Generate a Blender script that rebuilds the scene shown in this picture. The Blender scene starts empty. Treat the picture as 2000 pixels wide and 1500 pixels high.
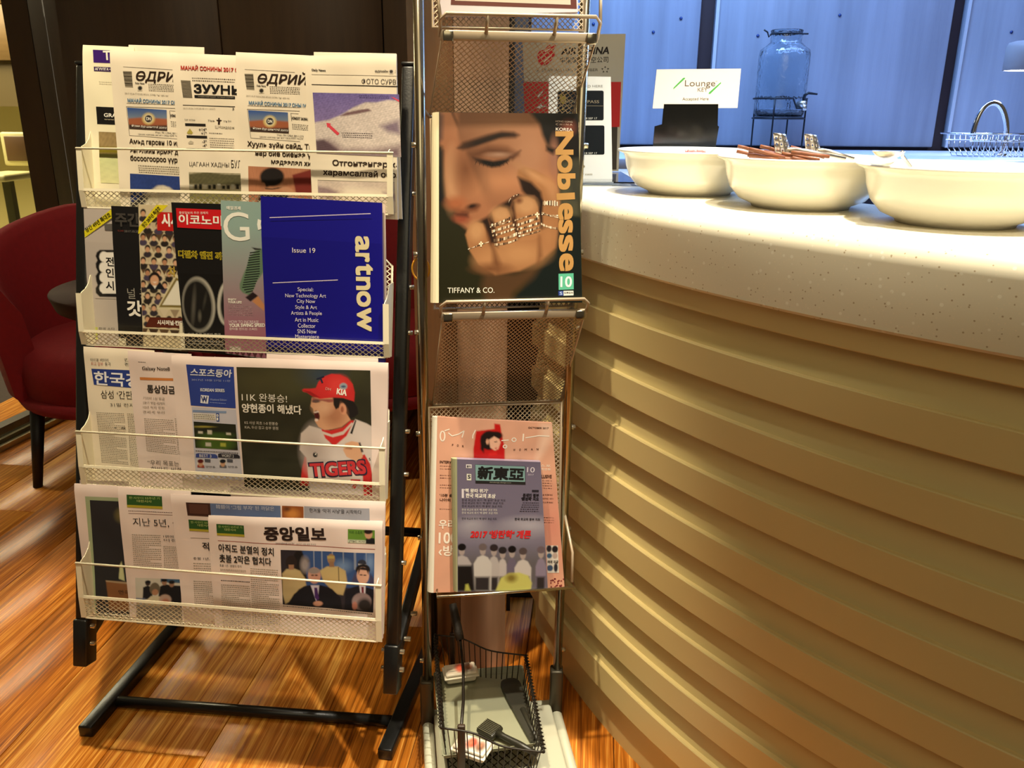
import bpy, bmesh, math, random
import numpy as np
from mathutils import Vector, Matrix
random.seed(7); rng = np.random.RandomState(5)
PI = math.pi
sc = bpy.context.scene
COL = sc.collection

# ---------------------------------------------------------------- camera
H, FP, PITCH, ROLL = 1.15, 1620.0, 0.3169, 0.0089
cd = bpy.data.cameras.new('camera'); cam = bpy.data.objects.new('camera', cd); COL.objects.link(cam)
cd.sensor_fit = 'HORIZONTAL'; cd.sensor_width = 36.0; cd.lens = 36.0 * FP / 2000.0
cd.clip_start = 0.02; cd.clip_end = 60
_f = Vector((0, math.cos(PITCH), -math.sin(PITCH))); _d = Vector((0, -math.sin(PITCH), -math.cos(PITCH))); _a = Vector((1, 0, 0))
cr, sr = math.cos(ROLL), math.sin(ROLL)
_right = _a * cr - _d * sr
_down = _a * sr + _d * cr
M = Matrix((_right, -_down, -_f)).transposed().to_4x4(); M.translation = Vector((0, 0, H))
cam.matrix_world = M
sc.camera = cam

# ---------------------------------------------------------------- light, exposure
sc.view_settings.view_transform = 'Standard'; sc.view_settings.look = 'None'
sc.view_settings.gamma = 1.0; sc.view_settings.use_curve_mapping = False
sc.view_settings.exposure = 0.0
w = bpy.data.worlds.new('room_ambient'); sc.world = w; w.use_nodes = True
w.node_tree.nodes['Background'].inputs[0].default_value = (1.0, 0.80, 0.55, 1)
w.node_tree.nodes['Background'].inputs[1].default_value = 0.10

def light(name, kind, loc, target, power, col, size=0.1, spot=60, blend=0.5, sy=None):
    l = bpy.data.lights.new(name, kind); o = bpy.data.objects.new(name, l); COL.objects.link(o)
    l.energy = power; l.color = col
    if kind == 'SPOT':
        l.spot_size = math.radians(spot); l.spot_blend = blend; l.shadow_soft_size = size
    elif kind == 'AREA':
        l.size = size
        if sy: l.shape = 'RECTANGLE'; l.size_y = sy
    else: l.shadow_soft_size = size
    o.location = loc
    o.rotation_euler = (Vector(target) - Vector(loc)).to_track_quat('-Z', 'Y').to_euler()
    return o
WARM = (1.0, 0.80, 0.52)
light('ceiling_spot_over_newspapers', 'SPOT', (-0.46, 1.05, 2.72), (-0.50, 1.25, 0.5), 260, (1.0, .85, .60), 0.035, 44, .45)
light('ceiling_spot_front', 'SPOT', (-0.65, 0.45, 2.72), (-0.65, 0.9, 0.1), 20, WARM, 0.04, 44, .7)
light('ceiling_spot_over_slim_rack', 'SPOT', (-0.32, 0.45, 2.72), (-.03, 1.3, 0.75), 30, WARM, 0.03, 22, .6)
light('ceiling_spot_over_counter', 'SPOT', (0.50, 0.86, 2.72), (0.60, 1.15, 1.0), 330, (1.0, .92, .76), 0.03, 56, .6)
light('ceiling_spot_over_counter_end', 'SPOT', (0.2, 1.35, 2.72), (0.22, 1.55, 1.0), 90, (1.0, .92, .74), 0.03, 40, .6)
light('added_bowl_front_fill', 'SPOT', (0.35, 0.05, 2.72), (0.52, 1.28, 1.05), 80, (1.0, .92, .76), 0.05, 26, .8)  # added frontal fill that brightens the bowl fronts, no fixture there
light('added_room_fill', 'AREA', (0.1, -0.7, 2.5), (0.1, 1.3, 0.7), 14, (1.0, .86, .56), 1.6)  # broad unseen fill light, standing in for the room's general lighting
light('added_lounge_fill', 'SPOT', (-.75, 2.1, 2.72), (-.8, 2.8, .6), 60, (1.0, .84, .60), .05, 80, .8)  # extra light added to lift the red chairs and dark wall
light('blue_cove_light', 'AREA', (1.7, 2.75, 2.6), (1.5, 3.5, 1.2), 52, (0.28, 0.46, 1.0), 2.6, sy=0.3)
light('blue_cove_light_left', 'AREA', (0.35, 2.7, 2.5), (0.35, 3.5, 1.3), 48, (0.26, 0.50, 1.0), 0.7, sy=0.3)
light('added_blue_bowl_fill', 'AREA', (1.35, 2.2, 1.75), (0.9, 1.5, 1.0), 13, (0.25, 0.5, 1.0), 0.5, sy=0.25)  # unseen fill added to tint the bowls blue from behind
light('concourse_light', 'AREA', (-3.6, 4.2, 2.5), (-3.2, 4.8, 0.4), 170, (1.0, .90, .58), 1.6)

# ---------------------------------------------------------------- pixel rays onto real planes
C0 = np.array([0, 0, H])
def ray(x, y):
    u = (x - 1000) / FP; v = (y - 750) / FP
    a = u * cr + v * sr; b = -u * sr + v * cr
    return np.array([a, math.cos(PITCH) - b * math.sin(PITCH), -(math.sin(PITCH) + b * math.cos(PITCH))])
def onz(x, y, z):
    d = ray(x, y); return Vector(C0 + d * (z - H) / d[2])
def aty(x, y, Y):
    d = ray(x, y); return Vector(C0 + d * Y / d[1])
def onpl(x, y, O, N):
    d = ray(x, y); return Vector(C0 + d * np.dot(np.array(O) - C0, np.array(N)) / np.dot(d, np.array(N)))

# ---------------------------------------------------------------- materials
def lin(c): return tuple(((v / 255) / 12.92 if v / 255 <= .04045 else ((v / 255 + .055) / 1.055) ** 2.4) for v in c)
MATS = {}
def mat(name, rgb, rough=.5, metal=0., spec=.5, noise=0., nscale=30, bump=0., bscale=200, coat=0., stretch=None):
    if name in MATS: return MATS[name]
    m = bpy.data.materials.new(name); m.use_nodes = True; nt = m.node_tree; b = nt.nodes['Principled BSDF']
    c = (*lin(rgb), 1)
    b.inputs['Base Color'].default_value = c; b.inputs['Roughness'].default_value = rough; b.inputs['Metallic'].default_value = metal
    b.inputs['Specular IOR Level'].default_value = spec; b.inputs['Coat Weight'].default_value = coat
    b.inputs['Coat Roughness'].default_value = .1
    tc = nt.nodes.new('ShaderNodeTexCoord'); mp = nt.nodes.new('ShaderNodeMapping'); nt.links.new(tc.outputs['Object'], mp.inputs[0])
    if stretch: mp.inputs['Scale'].default_value = stretch
    if noise:
        n = nt.nodes.new('ShaderNodeTexNoise'); n.inputs['Scale'].default_value = nscale; n.inputs['Detail'].default_value = 5
        nt.links.new(mp.outputs[0], n.inputs['Vector'])
        mx = nt.nodes.new('ShaderNodeMix'); mx.data_type = 'RGBA'
        mx.inputs[6].default_value = (*[v * (1 - noise) for v in c[:3]], 1); mx.inputs[7].default_value = (*[min(1, v * (1 + noise)) for v in c[:3]], 1)
        nt.links.new(n.outputs['Fac'], mx.inputs[0]); nt.links.new(mx.outputs[2], b.inputs['Base Color'])
    if bump:
        n2 = nt.nodes.new('ShaderNodeTexNoise'); n2.inputs['Scale'].default_value = bscale; nt.links.new(mp.outputs[0], n2.inputs['Vector'])
        bp = nt.nodes.new('ShaderNodeBump'); bp.inputs['Strength'].default_value = bump; bp.inputs['Distance'].default_value = .002
        nt.links.new(n2.outputs['Fac'], bp.inputs['Height']); nt.links.new(bp.outputs[0], b.inputs['Normal'])
    MATS[name] = m; return m
def glass(name, rgb, rough=.02, alpha=None):
    m = mat(name, rgb, rough); b = m.node_tree.nodes['Principled BSDF']; b.inputs['Transmission Weight'].default_value = 1; b.inputs['IOR'].default_value = 1.45
    return m
def emit(name, rgb, s):
    m = mat(name, rgb); b = m.node_tree.nodes['Principled BSDF']; b.inputs['Emission Color'].default_value = (*lin(rgb), 1); b.inputs['Emission Strength'].default_value = s
    return m
def inkmat(name, rough, coat):
    m = bpy.data.materials.new(name); m.use_nodes = True; nt = m.node_tree; b = nt.nodes['Principled BSDF']
    a = nt.nodes.new('ShaderNodeVertexColor'); a.layer_name = 'print'
    nt.links.new(a.outputs[0], b.inputs['Base Color']); b.inputs['Roughness'].default_value = rough; b.inputs['Coat Weight'].default_value = coat; b.inputs['Coat Roughness'].default_value = .12
    b.inputs['Specular IOR Level'].default_value = .4 if coat else .2
    return m
INKM = inkmat('newsprint_ink', .8, 0); INKG = inkmat('glossy_print', .35, .12)
INKC = inkmat('sign_print', .5, .0)

# ---------------------------------------------------------------- mesh builder
class MB:
    def __init__(s): s.v = []; s.f = []; s.c = []; s.sm = []
    def add(s, vs, fs, col=None, smooth=False):
        o = len(s.v); s.v += [tuple(p) for p in vs]; s.f += [tuple(i + o for i in f) for f in fs]; s.sm += [smooth] * len(fs)
        if col is not None:
            s.c += ([col] * len(vs) if not isinstance(col, list) else col)
        return s
    def box(s, a, b, M=None):
        x0, y0, z0 = a; x1, y1, z1 = b
        vs = [Vector(p) for p in ((x0, y0, z0), (x1, y0, z0), (x1, y1, z0), (x0, y1, z0), (x0, y0, z1), (x1, y0, z1), (x1, y1, z1), (x0, y1, z1))]
        if M: vs = [M @ p for p in vs]
        return s.add(vs, [(3, 2, 1, 0), (4, 5, 6, 7), (0, 1, 5, 4), (1, 2, 6, 5), (2, 3, 7, 6), (3, 0, 4, 7)])
    def rbox(s, a, b, r, M=None, seg=2):
        bm = bmesh.new(); bmesh.ops.create_cube(bm, size=1)
        a = Vector(a); b = Vector(b); d = b - a
        for v in bm.verts: v.co = Vector((a[i] + (v.co[i] + .5) * d[i] for i in range(3)))
        bmesh.ops.bevel(bm, geom=bm.edges[:], offset=min(r, .49 * min(abs(k) for k in d)), segments=seg, affect='EDGES', profile=.5)
        return s.bm(bm, M)
    def bm(s, bm, M=None, smooth=True):
        bm.verts.ensure_lookup_table(); bm.verts.index_update()
        s.add([(M @ v.co if M else v.co.copy()) for v in bm.verts], [[v.index for v in f.verts] for f in bm.faces], smooth=smooth); bm.free(); return s
    def tube(s, pts, r, n=8, cap=True, closed=False):
        pts = [Vector(p) for p in pts]; rings = []; N = len(pts); prev = None
        rs = r if isinstance(r, (list, tuple)) else [r] * N
        for i, p in enumerate(pts):
            if closed: t = pts[(i + 1) % N] - pts[i - 1]
            else: t = pts[min(i + 1, N - 1)] - pts[max(i - 1, 0)]
            t = t.normalized()
            if prev is None: x = t.orthogonal().normalized()
            else: x = (prev - t * prev.dot(t)).normalized()
            prev = x; y = t.cross(x)
            rings.append([p + (x * math.cos(2 * PI * k / n + PI / n) + y * math.sin(2 * PI * k / n + PI / n)) * rs[i] for k in range(n)])
        vs = [q for R in rings for q in R]; fs = []
        for i in range(N if closed else N - 1):
            j = (i + 1) % N
            for k in range(n): fs.append((i * n + k, i * n + (k + 1) % n, j * n + (k + 1) % n, j * n + k))
        if cap and not closed: fs += [tuple(range(n))[::-1], tuple((N - 1) * n + k for k in range(n))]
        return s.add(vs, fs, smooth=n > 5)
    def lathe(s, prof, c=(0, 0, 0), n=32, closed=False):
        c = Vector(c); m = len(prof); vs = []; fs = []
        for k in range(n):
            a = 2 * PI * k / n
            for (r, z) in prof: vs.append(c + Vector((r * math.cos(a), r * math.sin(a), z)))
        for k in range(n):
            k2 = (k + 1) % n
            for i in range(m - 1 if not closed else m):
                i2 = (i + 1) % m
                fs.append((k * m + i, k2 * m + i, k2 * m + i2, k * m + i2))
        return s.add(vs, fs, smooth=True)
    def prism(s, pts, ext):
        pts = [Vector(p) for p in pts]; e = Vector(ext); n = len(pts)
        return s.add(pts + [p + e for p in pts], [tuple(range(n))[::-1], tuple(range(n, 2 * n))] + [(i, (i + 1) % n, n + (i + 1) % n, n + i) for i in range(n)])
    def build(s, name, m, parent=None, loc=None, **props):
        me = bpy.data.meshes.new(name); me.from_pydata(s.v, [], s.f)
        if s.c:
            at = me.color_attributes.new('print', 'FLOAT_COLOR', 'POINT')
            at.data.foreach_set('color', np.array([(*c[:3], 1) for c in s.c], dtype=np.float32).ravel())
        me.polygons.foreach_set('use_smooth', s.sm)
        me.materials.append(m); me.update()
        o = bpy.data.objects.new(name, me); COL.objects.link(o)
        if parent: o.parent = parent
        if loc is not None: o.location = loc
        for k, v in props.items(): o[k] = v
        return o
def autosmooth(o, ang=40):
    me = o.data
    me.set_sharp_from_angle(angle=math.radians(ang)); return o
def thing(name, label, cat, loc=(0, 0, 0), group=None, M=None):
    o = bpy.data.objects.new(name, None); COL.objects.link(o); o.empty_display_size = .05
    if M is not None: o.matrix_world = M
    else: o.location = loc
    o['label'] = label; o['category'] = cat
    if group: o['group'] = group
    return o
def tag(o, label, cat, group=None):
    o['label'] = label; o['category'] = cat
    if group: o['group'] = group
    return o
def struct(name, mb, m): return mb.build(name, m, kind='structure')

def lattice(mb, P, ux, vy, W, Hh, cw, ch, sw, th, stag=0.0):
    """expanded-metal lattice over the parallelogram P + u*ux + v*vy, diamond strands as thin prisms"""
    P = Vector(P); ux = Vector(ux); vy = Vector(vy); nz = ux.cross(vy).normalized()
    nu = max(2, round(W / (cw / 2))); nv = max(2, round(Hh / (ch / 2))); du = W / nu; dv = Hh / nv
    for i in range(nu):
        for j in range(nv):
            if (i + j) % 2 == 0: a = (i * du, j * dv); b = ((i + 1) * du, (j + 1) * dv)
            else: a = (i * du, (j + 1) * dv); b = ((i + 1) * du, j * dv)
            A = P + ux * a[0] + vy * a[1]; B = P + ux * b[0] + vy * b[1]
            t = (B - A).normalized(); q = t.cross(nz).normalized() * sw / 2; h = nz * th
            tw = nz * (th * stag)
            mb.add([A - q, A + q + tw, B + q + tw, B - q, A - q + h, A + q + h + tw, B + q + h + tw, B - q + h],
                   [(0, 3, 2, 1), (4, 5, 6, 7), (0, 1, 5, 4), (2, 3, 7, 6)])
    return mb

# ---------------------------------------------------------------- text
SHEETS = []
def text_meshes(strings):
    """outlines of many strings at once: one text object, one string per line, split again by line"""
    c = bpy.data.curves.new('t', 'FONT'); c.fill_mode = 'FRONT'; c.resolution_u = 4; c.space_line = 3.0
    c.body = '\n'.join(strings); o = bpy.data.objects.new('t', c); me = o.to_mesh()
    V = np.zeros(len(me.vertices) * 3); me.vertices.foreach_get('co', V); V = V.reshape(-1, 3)[:, :2]
    line = np.clip(np.round((.35 - V[:, 1]) / 3.0).astype(int), 0, len(strings) - 1)
    out = {s: [[], []] for s in strings}; idx = {}
    for i, l in enumerate(line): L = out[strings[l]][0]; idx[i] = len(L); L.append(V[i])
    for p in me.polygons:
        vs = tuple(p.vertices); out[strings[line[vs[0]]]][1].append(tuple(idx[k] for k in vs))
    for s, (vs, fs) in out.items():
        vs = np.array(vs).reshape(-1, 2)
        if len(vs): mn = vs.min(0); mx = vs.max(0); vs = (vs - mn) / np.maximum(mx - mn, 1e-6)
        TXT[s] = (vs, fs)
    o.to_mesh_clear(); bpy.data.objects.remove(o); bpy.data.curves.remove(c)
TXT = {}
def text_mesh(s): return TXT[s]
def flush_sheets():
    text_meshes(sorted({a[1].replace('Ө', 'О') if len(a[1]) < 7 else a[1] for s in SHEETS for a in s.tq}))
    for s in SHEETS:
        for a in s.tq: s.put_text(*a)
        s.finish()

# ---------------------------------------------------------------- painter of printed pictures (returns flat print colours)
def ell(cx, cy, rx, ry, col, soft=1.5, rot=0): return ('e', cx, cy, rx, ry, col, soft, rot)
def pol(pts, col, soft=1.2): return ('p', pts, col, soft)
def paint(X, Y, bg, shapes):
    A = np.zeros(X.shape + (3,))
    if callable(bg): A[:] = bg(X, Y)
    else: A[:] = lin(bg)
    for sh in shapes:
        if sh[0] == 'e':
            _, cx, cy, rx, ry, col, soft, rot = sh
            dx = X - cx; dy = Y - cy; c, s = math.cos(rot), math.sin(rot)
            a = dx * c + dy * s; b = -dx * s + dy * c
            d = (np.sqrt((a / rx) ** 2 + (b / ry) ** 2) - 1) * min(rx, ry)
        elif sh[0] == 'p':
            _, pts, col, soft = sh; P = np.array(pts, float); d = np.full(X.shape, 1e9); ins = np.zeros(X.shape, bool)
            for i in range(len(P)):
                x0, y0 = P[i]; x1, y1 = P[(i + 1) % len(P)]
                ex, ey = x1 - x0, y1 - y0; t = np.clip(((X - x0) * ex + (Y - y0) * ey) / (ex * ex + ey * ey + 1e-9), 0, 1)
                d = np.minimum(d, np.hypot(X - x0 - t * ex, Y - y0 - t * ey))
                cond = ((y0 > Y) != (y1 > Y)); xx = x0 + (Y - y0) * ex / (ey if abs(ey) > 1e-9 else 1e-9)
                ins ^= cond & (X < xx)
            d = np.where(ins, -d, d)
        elif sh[0] == 'n':
            _, amp, sx, sy = sh
            nz = np.sin(X * sx + 1.7 * np.sin(Y * sy)) * np.sin(Y * sy * 1.3 + 2.1 * np.sin(X * sx * .7)) + .6 * np.sin(X * sx * 2.9 + Y * sy * 2.3)
            A *= np.clip(1 + amp * nz, .2, 2)[..., None]; continue
        m = np.clip(.5 - d / (2 * soft), 0, 1)[..., None]
        A = A * (1 - m) + np.array(lin(col)) * m
    return np.clip(A, 0, 1)
def vgrad(y0, c0, y1, c1):
    a = np.array(lin(c0)); b = np.array(lin(c1))
    return lambda X, Y: a + (b - a) * np.clip((Y - y0) / (y1 - y0), 0, 1)[..., None]

# ---------------------------------------------------------------- sheets: newspapers, magazines, signs
class Sheet:
    """A paper thing lying in a plane (O, X, Y, N).  Photograph pixels are read onto that plane."""
    def __init__(s, name, label, cat, O, X, Y, quad, thick, m, ink, group=None, wave=0., parts='pages', fold=True, spine=None):
        s.O = Vector(O); s.X = Vector(X); s.Y = Vector(Y); s.N = s.X.cross(s.Y).normalized(); s.th = thick; s.ink = ink; s.wave = wave
        s.ph = rng.rand(4) * 6
        s.F = s.O + s.N * thick
        q = [s.raw(*p) for p in quad]           # TL TR BR BL in plane coordinates
        s.q = q; s.org = q[3]
        M = Matrix((s.X, s.Y, s.N)).transposed().to_4x4(); M.translation = s.O + s.X * q[3][0] + s.Y * q[3][1]
        s.root = thing(name, label, cat, M=M, group=group)
        s.parts = {}; s.tq = []
        q = [Vector((a - s.org[0], b - s.org[1])) for a, b in q]; s.Q = q
        nu, nv = (64, 60) if wave else (4, 4)
        mb = MB(); vs = []
        for k in (0, 1):
            for j in range(nv + 1):
                for i in range(nu + 1):
                    a = i / nu; b = j / nv
                    p = (q[3] * (1 - a) + q[2] * a) * (1 - b) + (q[0] * (1 - a) + q[1] * a) * b
                    z = s.wz(p.x, p.y) + (thick if k else 0)
                    if fold and k and b > .93: z -= thick * .5 * ((b - .93) / .07) ** 2
                    if fold and (not k) and b > .93: z += thick * .4 * ((b - .93) / .07) ** 2
                    vs.append((p.x, p.y, z))
        W = nu + 1; T = W * (nv + 1); fs = []
        for j in range(nv):
            for i in range(nu):
                a = j * W + i
                fs.append((a + T, a + 1 + T, a + W + 1 + T, a + W + T)); fs.append((a, a + W, a + W + 1, a + 1))
        for i in range(nu):
            fs.append((i, i + 1, i + 1 + T, i + T)); a = nv * W + i; fs.append((a + 1, a, a + T, a + 1 + T))
        for j in range(nv):
            a = j * W; fs.append((a + W, a, a + T, a + W + T)); a = j * W + nu; fs.append((a, a + W, a + W + T, a + T))
        mb.add(vs, fs, smooth=False)
        s.body = mb.build(parts, m, s.root)
        if wave: s.body.data.polygons.foreach_set('use_smooth', [True] * len(fs)); autosmooth(s.body, 35)
    def wz(s, x, y):
        if not s.wave: return 0.
        p = s.ph; return s.wave * (math.sin(x * 38 + p[0] + 9 * y) * .6 + math.sin(y * 33 + p[1] - 14 * x) * .5 + .2 * math.sin(x * 85 + y * 60 + p[2]))
    def raw(s, x, y):
        P = onpl(x, y, s.F, s.N) - s.O; return (P.dot(s.X), P.dot(s.Y))
    def uv(s, x, y):
        a = s.raw(x, y); return Vector((a[0] - s.org[0], a[1] - s.org[1]))
    def put(s, part, pts, faces, col, lv):
        mb = s.parts.setdefault(part, MB())
        mb.add([(p[0], p[1], s.th + s.wz(p[0], p[1]) + .00006 + .00012 * lv) for p in pts], faces, col)
    def quad(s, part, pts, col, lv=1):
        q = [s.uv(*p) for p in pts]
        n = max(2, min(60, int(max((q[1] - q[0]).length, (q[3] - q[0]).length) / .004))) if s.wave else 1
        P = []; 
        for j in range(n + 1):
            for i in range(n + 1):
                a = i / n; b = j / n; P.append((q[0] * (1 - a) + q[1] * a) * (1 - b) + (q[3] * (1 - a) + q[2] * a) * b)
        F = [(j * (n + 1) + i, (j + 1) * (n + 1) + i, (j + 1) * (n + 1) + i + 1, j * (n + 1) + i + 1) for j in range(n) for i in range(n)]
        s.put(part, P, F, lin(col), lv)
    def rect(s, part, x0, y0, x1, y1, col, lv=1, sl=0.045, sk=0.06):
        dx = (x1 - x0) * sl; k = (y1 - y0) * sk
        s.quad(part, [(x0, y0), (x1, y0 + dx), (x1 + k, y1 + dx), (x0 + k, y1)], col, lv)
    def poly(s, part, pts, col, lv=2):
        q = [s.uv(*p) for p in pts]
        if sum(q[i - 1].x * q[i].y - q[i].x * q[i - 1].y for i in range(len(q))) < 0: q = q[::-1]
        s.put(part, q, [tuple(range(len(q)))], lin(col), lv)
    def text(s, part, t, p0, p1, h, col, bold=0.01, lv=3, shear=0., px=None):
        s.tq.append((part, t, p0, p1, h, bold, col, lv, shear))
    def put_text(s, part, t, p0, p1, h, bold, col, lv, shear):
        vs, fs = text_mesh(t.replace('Ө', 'О') if len(t) < 7 else t)
        if t == 'ӨДРИЙН':
            vs = np.vstack([vs, [(.02, .44), (.155, .44), (.155, .50), (.02, .50)]]); n = len(vs); fs = fs + [(n - 4, n - 3, n - 2, n - 1)]
        a = s.uv(*p0); b = s.uv(*p1); d = b - a; up = Vector((-d.y, d.x)).normalized()
        k = (s.uv(p0[0], p0[1] - 10) - a).length / 10.0
        hh = h * k
        dn = d.normalized(); q = max(0, bold) * hh * 1.15
        for ox, oy in (((0, 0),) if bold < .015 else ((-q, -q), (q, -q), (q, q), (-q, q), (0, -q), (0, q), (q, 0), (-q, 0))):
            P = [a + d * v[0] + up * (hh * v[1] + oy) + dn * (shear * hh * v[1] + ox) for v in vs]
            ok = [s.inside(p) for p in P]
            s.put(part if h < 11 else (part, 't', id(p0), t), P, [f for f in fs if all(ok[i] for i in f)], lin(col), lv); lv += .1
    def inside(s, p):
        q = s.Q; t = p.y / max(1e-6, (q[0].y + q[1].y) / 2); xr = q[2].x * (1 - t) + q[1].x * t
        return p.x < xr - .0005
    def micro(s, part, quad, n, col=(110, 100, 90), lv=1, fill=.4, seg=5):
        """rows of unreadably small print"""
        q = [s.uv(*p) for p in quad]
        B = lambda a, b: (q[0] * (1 - a) + q[1] * a) * (1 - b) + (q[3] * (1 - a) + q[2] * a) * b
        L = (q[1] - q[0]).length
        for j in range(n):
            b0 = (j + .2) / n; b1 = (j + .2 + fill) / n; x = 0.
            while x < 1:
                wd = random.uniform(.0014, .0034) / L; e = min(1, x + wd)
                if j % 7 == 6 and x > .6: break
                s.put(part, [B(x, b0), B(x, b1), B(e, b1), B(e, b0)], [(0, 1, 2, 3)], lin(col), lv)
                x = e + .0010 / L
    def pic(s, part, quad, bg, shapes, step=2.0, lv=2, ink=1.0, con=1.0):
        q = np.array(quad, float); nx = max(4, int(np.hypot(*(q[1] - q[0])) / step)); ny = max(4, int(np.hypot(*(q[3] - q[0])) / step))
        a, b = np.meshgrid(np.linspace(0, 1, nx + 1), np.linspace(0, 1, ny + 1))
        PX = [(q[0][k] * (1 - a) + q[1][k] * a) * (1 - b) + (q[3][k] * (1 - a) + q[2][k] * a) * b for k in (0, 1)]
        C = ink * np.power(paint(PX[0], PX[1], bg, shapes), con)
        uq = [s.uv(*p) for p in quad]
        ux = [(uq[0][k] * (1 - a) + uq[1][k] * a) * (1 - b) + (uq[3][k] * (1 - a) + uq[2][k] * a) * b for k in (0, 1)]
        P = list(zip(ux[0].ravel(), ux[1].ravel())); W = nx + 1
        F = [(j * W + i, (j + 1) * W + i, (j + 1) * W + i + 1, j * W + i + 1) for j in range(ny) for i in range(nx)]
        s.npic = getattr(s, 'npic', 0) + 1
        s.put((part, s.npic), P, F, [tuple(c) for c in C.reshape(-1, 3)], lv)
    def done(s): SHEETS.append(s)
    def finish(s):
        for k, mb in s.parts.items():
            k = k[0] if isinstance(k, tuple) else k
            o = mb.build(k, s.ink, s.root)
            if k in ('small_print', 'rule_lines', 'barcode', 'printed_ring', 'eyelashes', 'plaid_lines', 'leaf_print'): o['kind'] = 'stuff'
def crop(ox, oy, sx):
    return lambda *p: (ox + p[0] * sx, oy + p[1] * sx) if len(p) == 2 else [(ox + a * sx, oy + b * sx) for a, b in p]

# ================================================================= the setting
def plank_mat():
    m = bpy.data.materials.new('strand_bamboo_floor'); m.use_nodes = True; nt = m.node_tree; b = nt.nodes['Principled BSDF']; L = nt.links.new
    g = nt.nodes.new('ShaderNodeNewGeometry'); mp = nt.nodes.new('ShaderNodeMapping'); mp.vector_type = 'POINT'
    mp.inputs['Rotation'].default_value = (0, 0, -FLOOR_ANG); L(g.outputs['Position'], mp.inputs[0])
    oi = nt.nodes.new('ShaderNodeObjectInfo')
    ad = nt.nodes.new('ShaderNodeVectorMath'); ad.operation = 'ADD'; L(mp.outputs[0], ad.inputs[0]); 
    cm = nt.nodes.new('ShaderNodeCombineXYZ'); L(oi.outputs['Random'], cm.inputs[0]); L(cm.outputs[0], ad.inputs[1])
    # narrow staves across the plank
    st = nt.nodes.new('ShaderNodeMapping'); st.inputs['Scale'].default_value = (2.6, 100, 1); L(ad.outputs[0], st.inputs[0])
    n1 = nt.nodes.new('ShaderNodeTexNoise'); n1.inputs['Scale'].default_value = 1.0; n1.inputs['Detail'].default_value = 3; n1.inputs['Roughness'].default_value = .7; L(st.outputs[0], n1.inputs['Vector'])
    s2 = nt.nodes.new('ShaderNodeMapping'); s2.inputs['Scale'].default_value = (9, 420, 1); L(ad.outputs[0], s2.inputs[0])
    n2 = nt.nodes.new('ShaderNodeTexNoise'); n2.inputs['Scale'].default_value = 1.0; n2.inputs['Detail'].default_value = 2; L(s2.outputs[0], n2.inputs['Vector'])
    a1 = nt.nodes.new('ShaderNodeMath'); a1.operation = 'MULTIPLY_ADD'; a1.inputs[1].default_value = .38; L(n2.outputs['Fac'], a1.inputs[0])
    a0 = nt.nodes.new('ShaderNodeMath'); a0.operation = 'MULTIPLY_ADD'; a0.inputs[1].default_value = 1.0; a0.inputs[2].default_value = -.26; L(n1.outputs['Fac'], a0.inputs[0]); L(a0.outputs[0], a1.inputs[2])
    a2 = nt.nodes.new('ShaderNodeMath'); a2.operation = 'MULTIPLY_ADD'; a2.inputs[1].default_value = .16; L(oi.outputs['Random'], a2.inputs[0]); L(a1.outputs[0], a2.inputs[2])
    cr_ = nt.nodes.new('ShaderNodeValToRGB'); e = cr_.color_ramp.elements
    e[0].position = .25; e[0].color = (*lin((104, 52, 8)), 1); e[1].position = .78; e[1].color = (*lin((252, 192, 92)), 1)
    k = cr_.color_ramp.elements.new(.5); k.color = (*lin((192, 112, 30)), 1)
    L(a2.outputs[0], cr_.inputs[0]); L(cr_.outputs[0], b.inputs['Base Color']); b.inputs['Roughness'].default_value = .38; b.inputs['Specular IOR Level'].default_value = .35
    bp = nt.nodes.new('ShaderNodeBump'); bp.inputs['Strength'].default_value = .15; bp.inputs['Distance'].default_value = .001; L(n2.outputs['Fac'], bp.inputs['Height']); L(bp.outputs[0], b.inputs['Normal'])
    return m
pA = onz(461, 1462, 0); pB = onz(485, 1420, 0)
FLOOR_ANG = math.atan2(pB.y - pA.y, pB.x - pA.x)
MP = plank_mat()
floor = struct('floor', MB().box((-2.6, -.6, -.03), (4.0, 3.7, -.006)), mat('floor_joint_dark', (46, 24, 10), .8))
PW, PL = .19, 1.21
pm = MB().rbox((0, 0, -.006), (PL - .0012, PW - .0012, 0), .0012, seg=1).build('plank', MP); 
ca, sa = math.cos(FLOOR_ANG), math.sin(FLOOR_ANG); npl = 0; first = True
for j in range(-30, 40):
    for i in range(-4, 5):
        ox = (i + (j % 3) * .37) * PL; oy = j * PW
        cx_, cy_ = ox + PL / 2, oy + PW / 2; X = cx_ * ca - cy_ * sa; Y = cx_ * sa + cy_ * ca + 1.2
        if not (-2.15 < X < 1.1 and .35 < Y < 3.5): continue
        if X > .6 and Y > 2: continue
        if X < -1.45 - .0 and Y > 3.6: continue
        npl += 1
        o = pm if first else pm.copy()
        if not first: COL.objects.link(o)
        first = False
        o.parent = floor; o.location = (ox * ca - oy * sa, ox * sa + oy * ca + 1.2, 0); o.rotation_euler = (0, 0, FLOOR_ANG)
print('planks', npl, 'angle', math.degrees(FLOOR_ANG))

wood_dark = mat('dark_wenge_panel', (66, 48, 29), .45, noise=.35, nscale=3, stretch=(14, 14, .8), bump=.1, bscale=40)
wood_side = mat('dark_wenge_edge', (74, 52, 26), .45, noise=.3, nscale=3, stretch=(14, 14, .8))
wood_lit = mat('lit_walnut_panel', (164, 130, 104), .42, noise=.3, nscale=3, stretch=(18, 18, 1.2))  # base colour lightened to paint in the light on the pillar's front
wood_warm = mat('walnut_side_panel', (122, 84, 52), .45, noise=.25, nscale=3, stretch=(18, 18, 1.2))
black = mat('black_void_panel', (10, 9, 8), .7)
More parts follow.
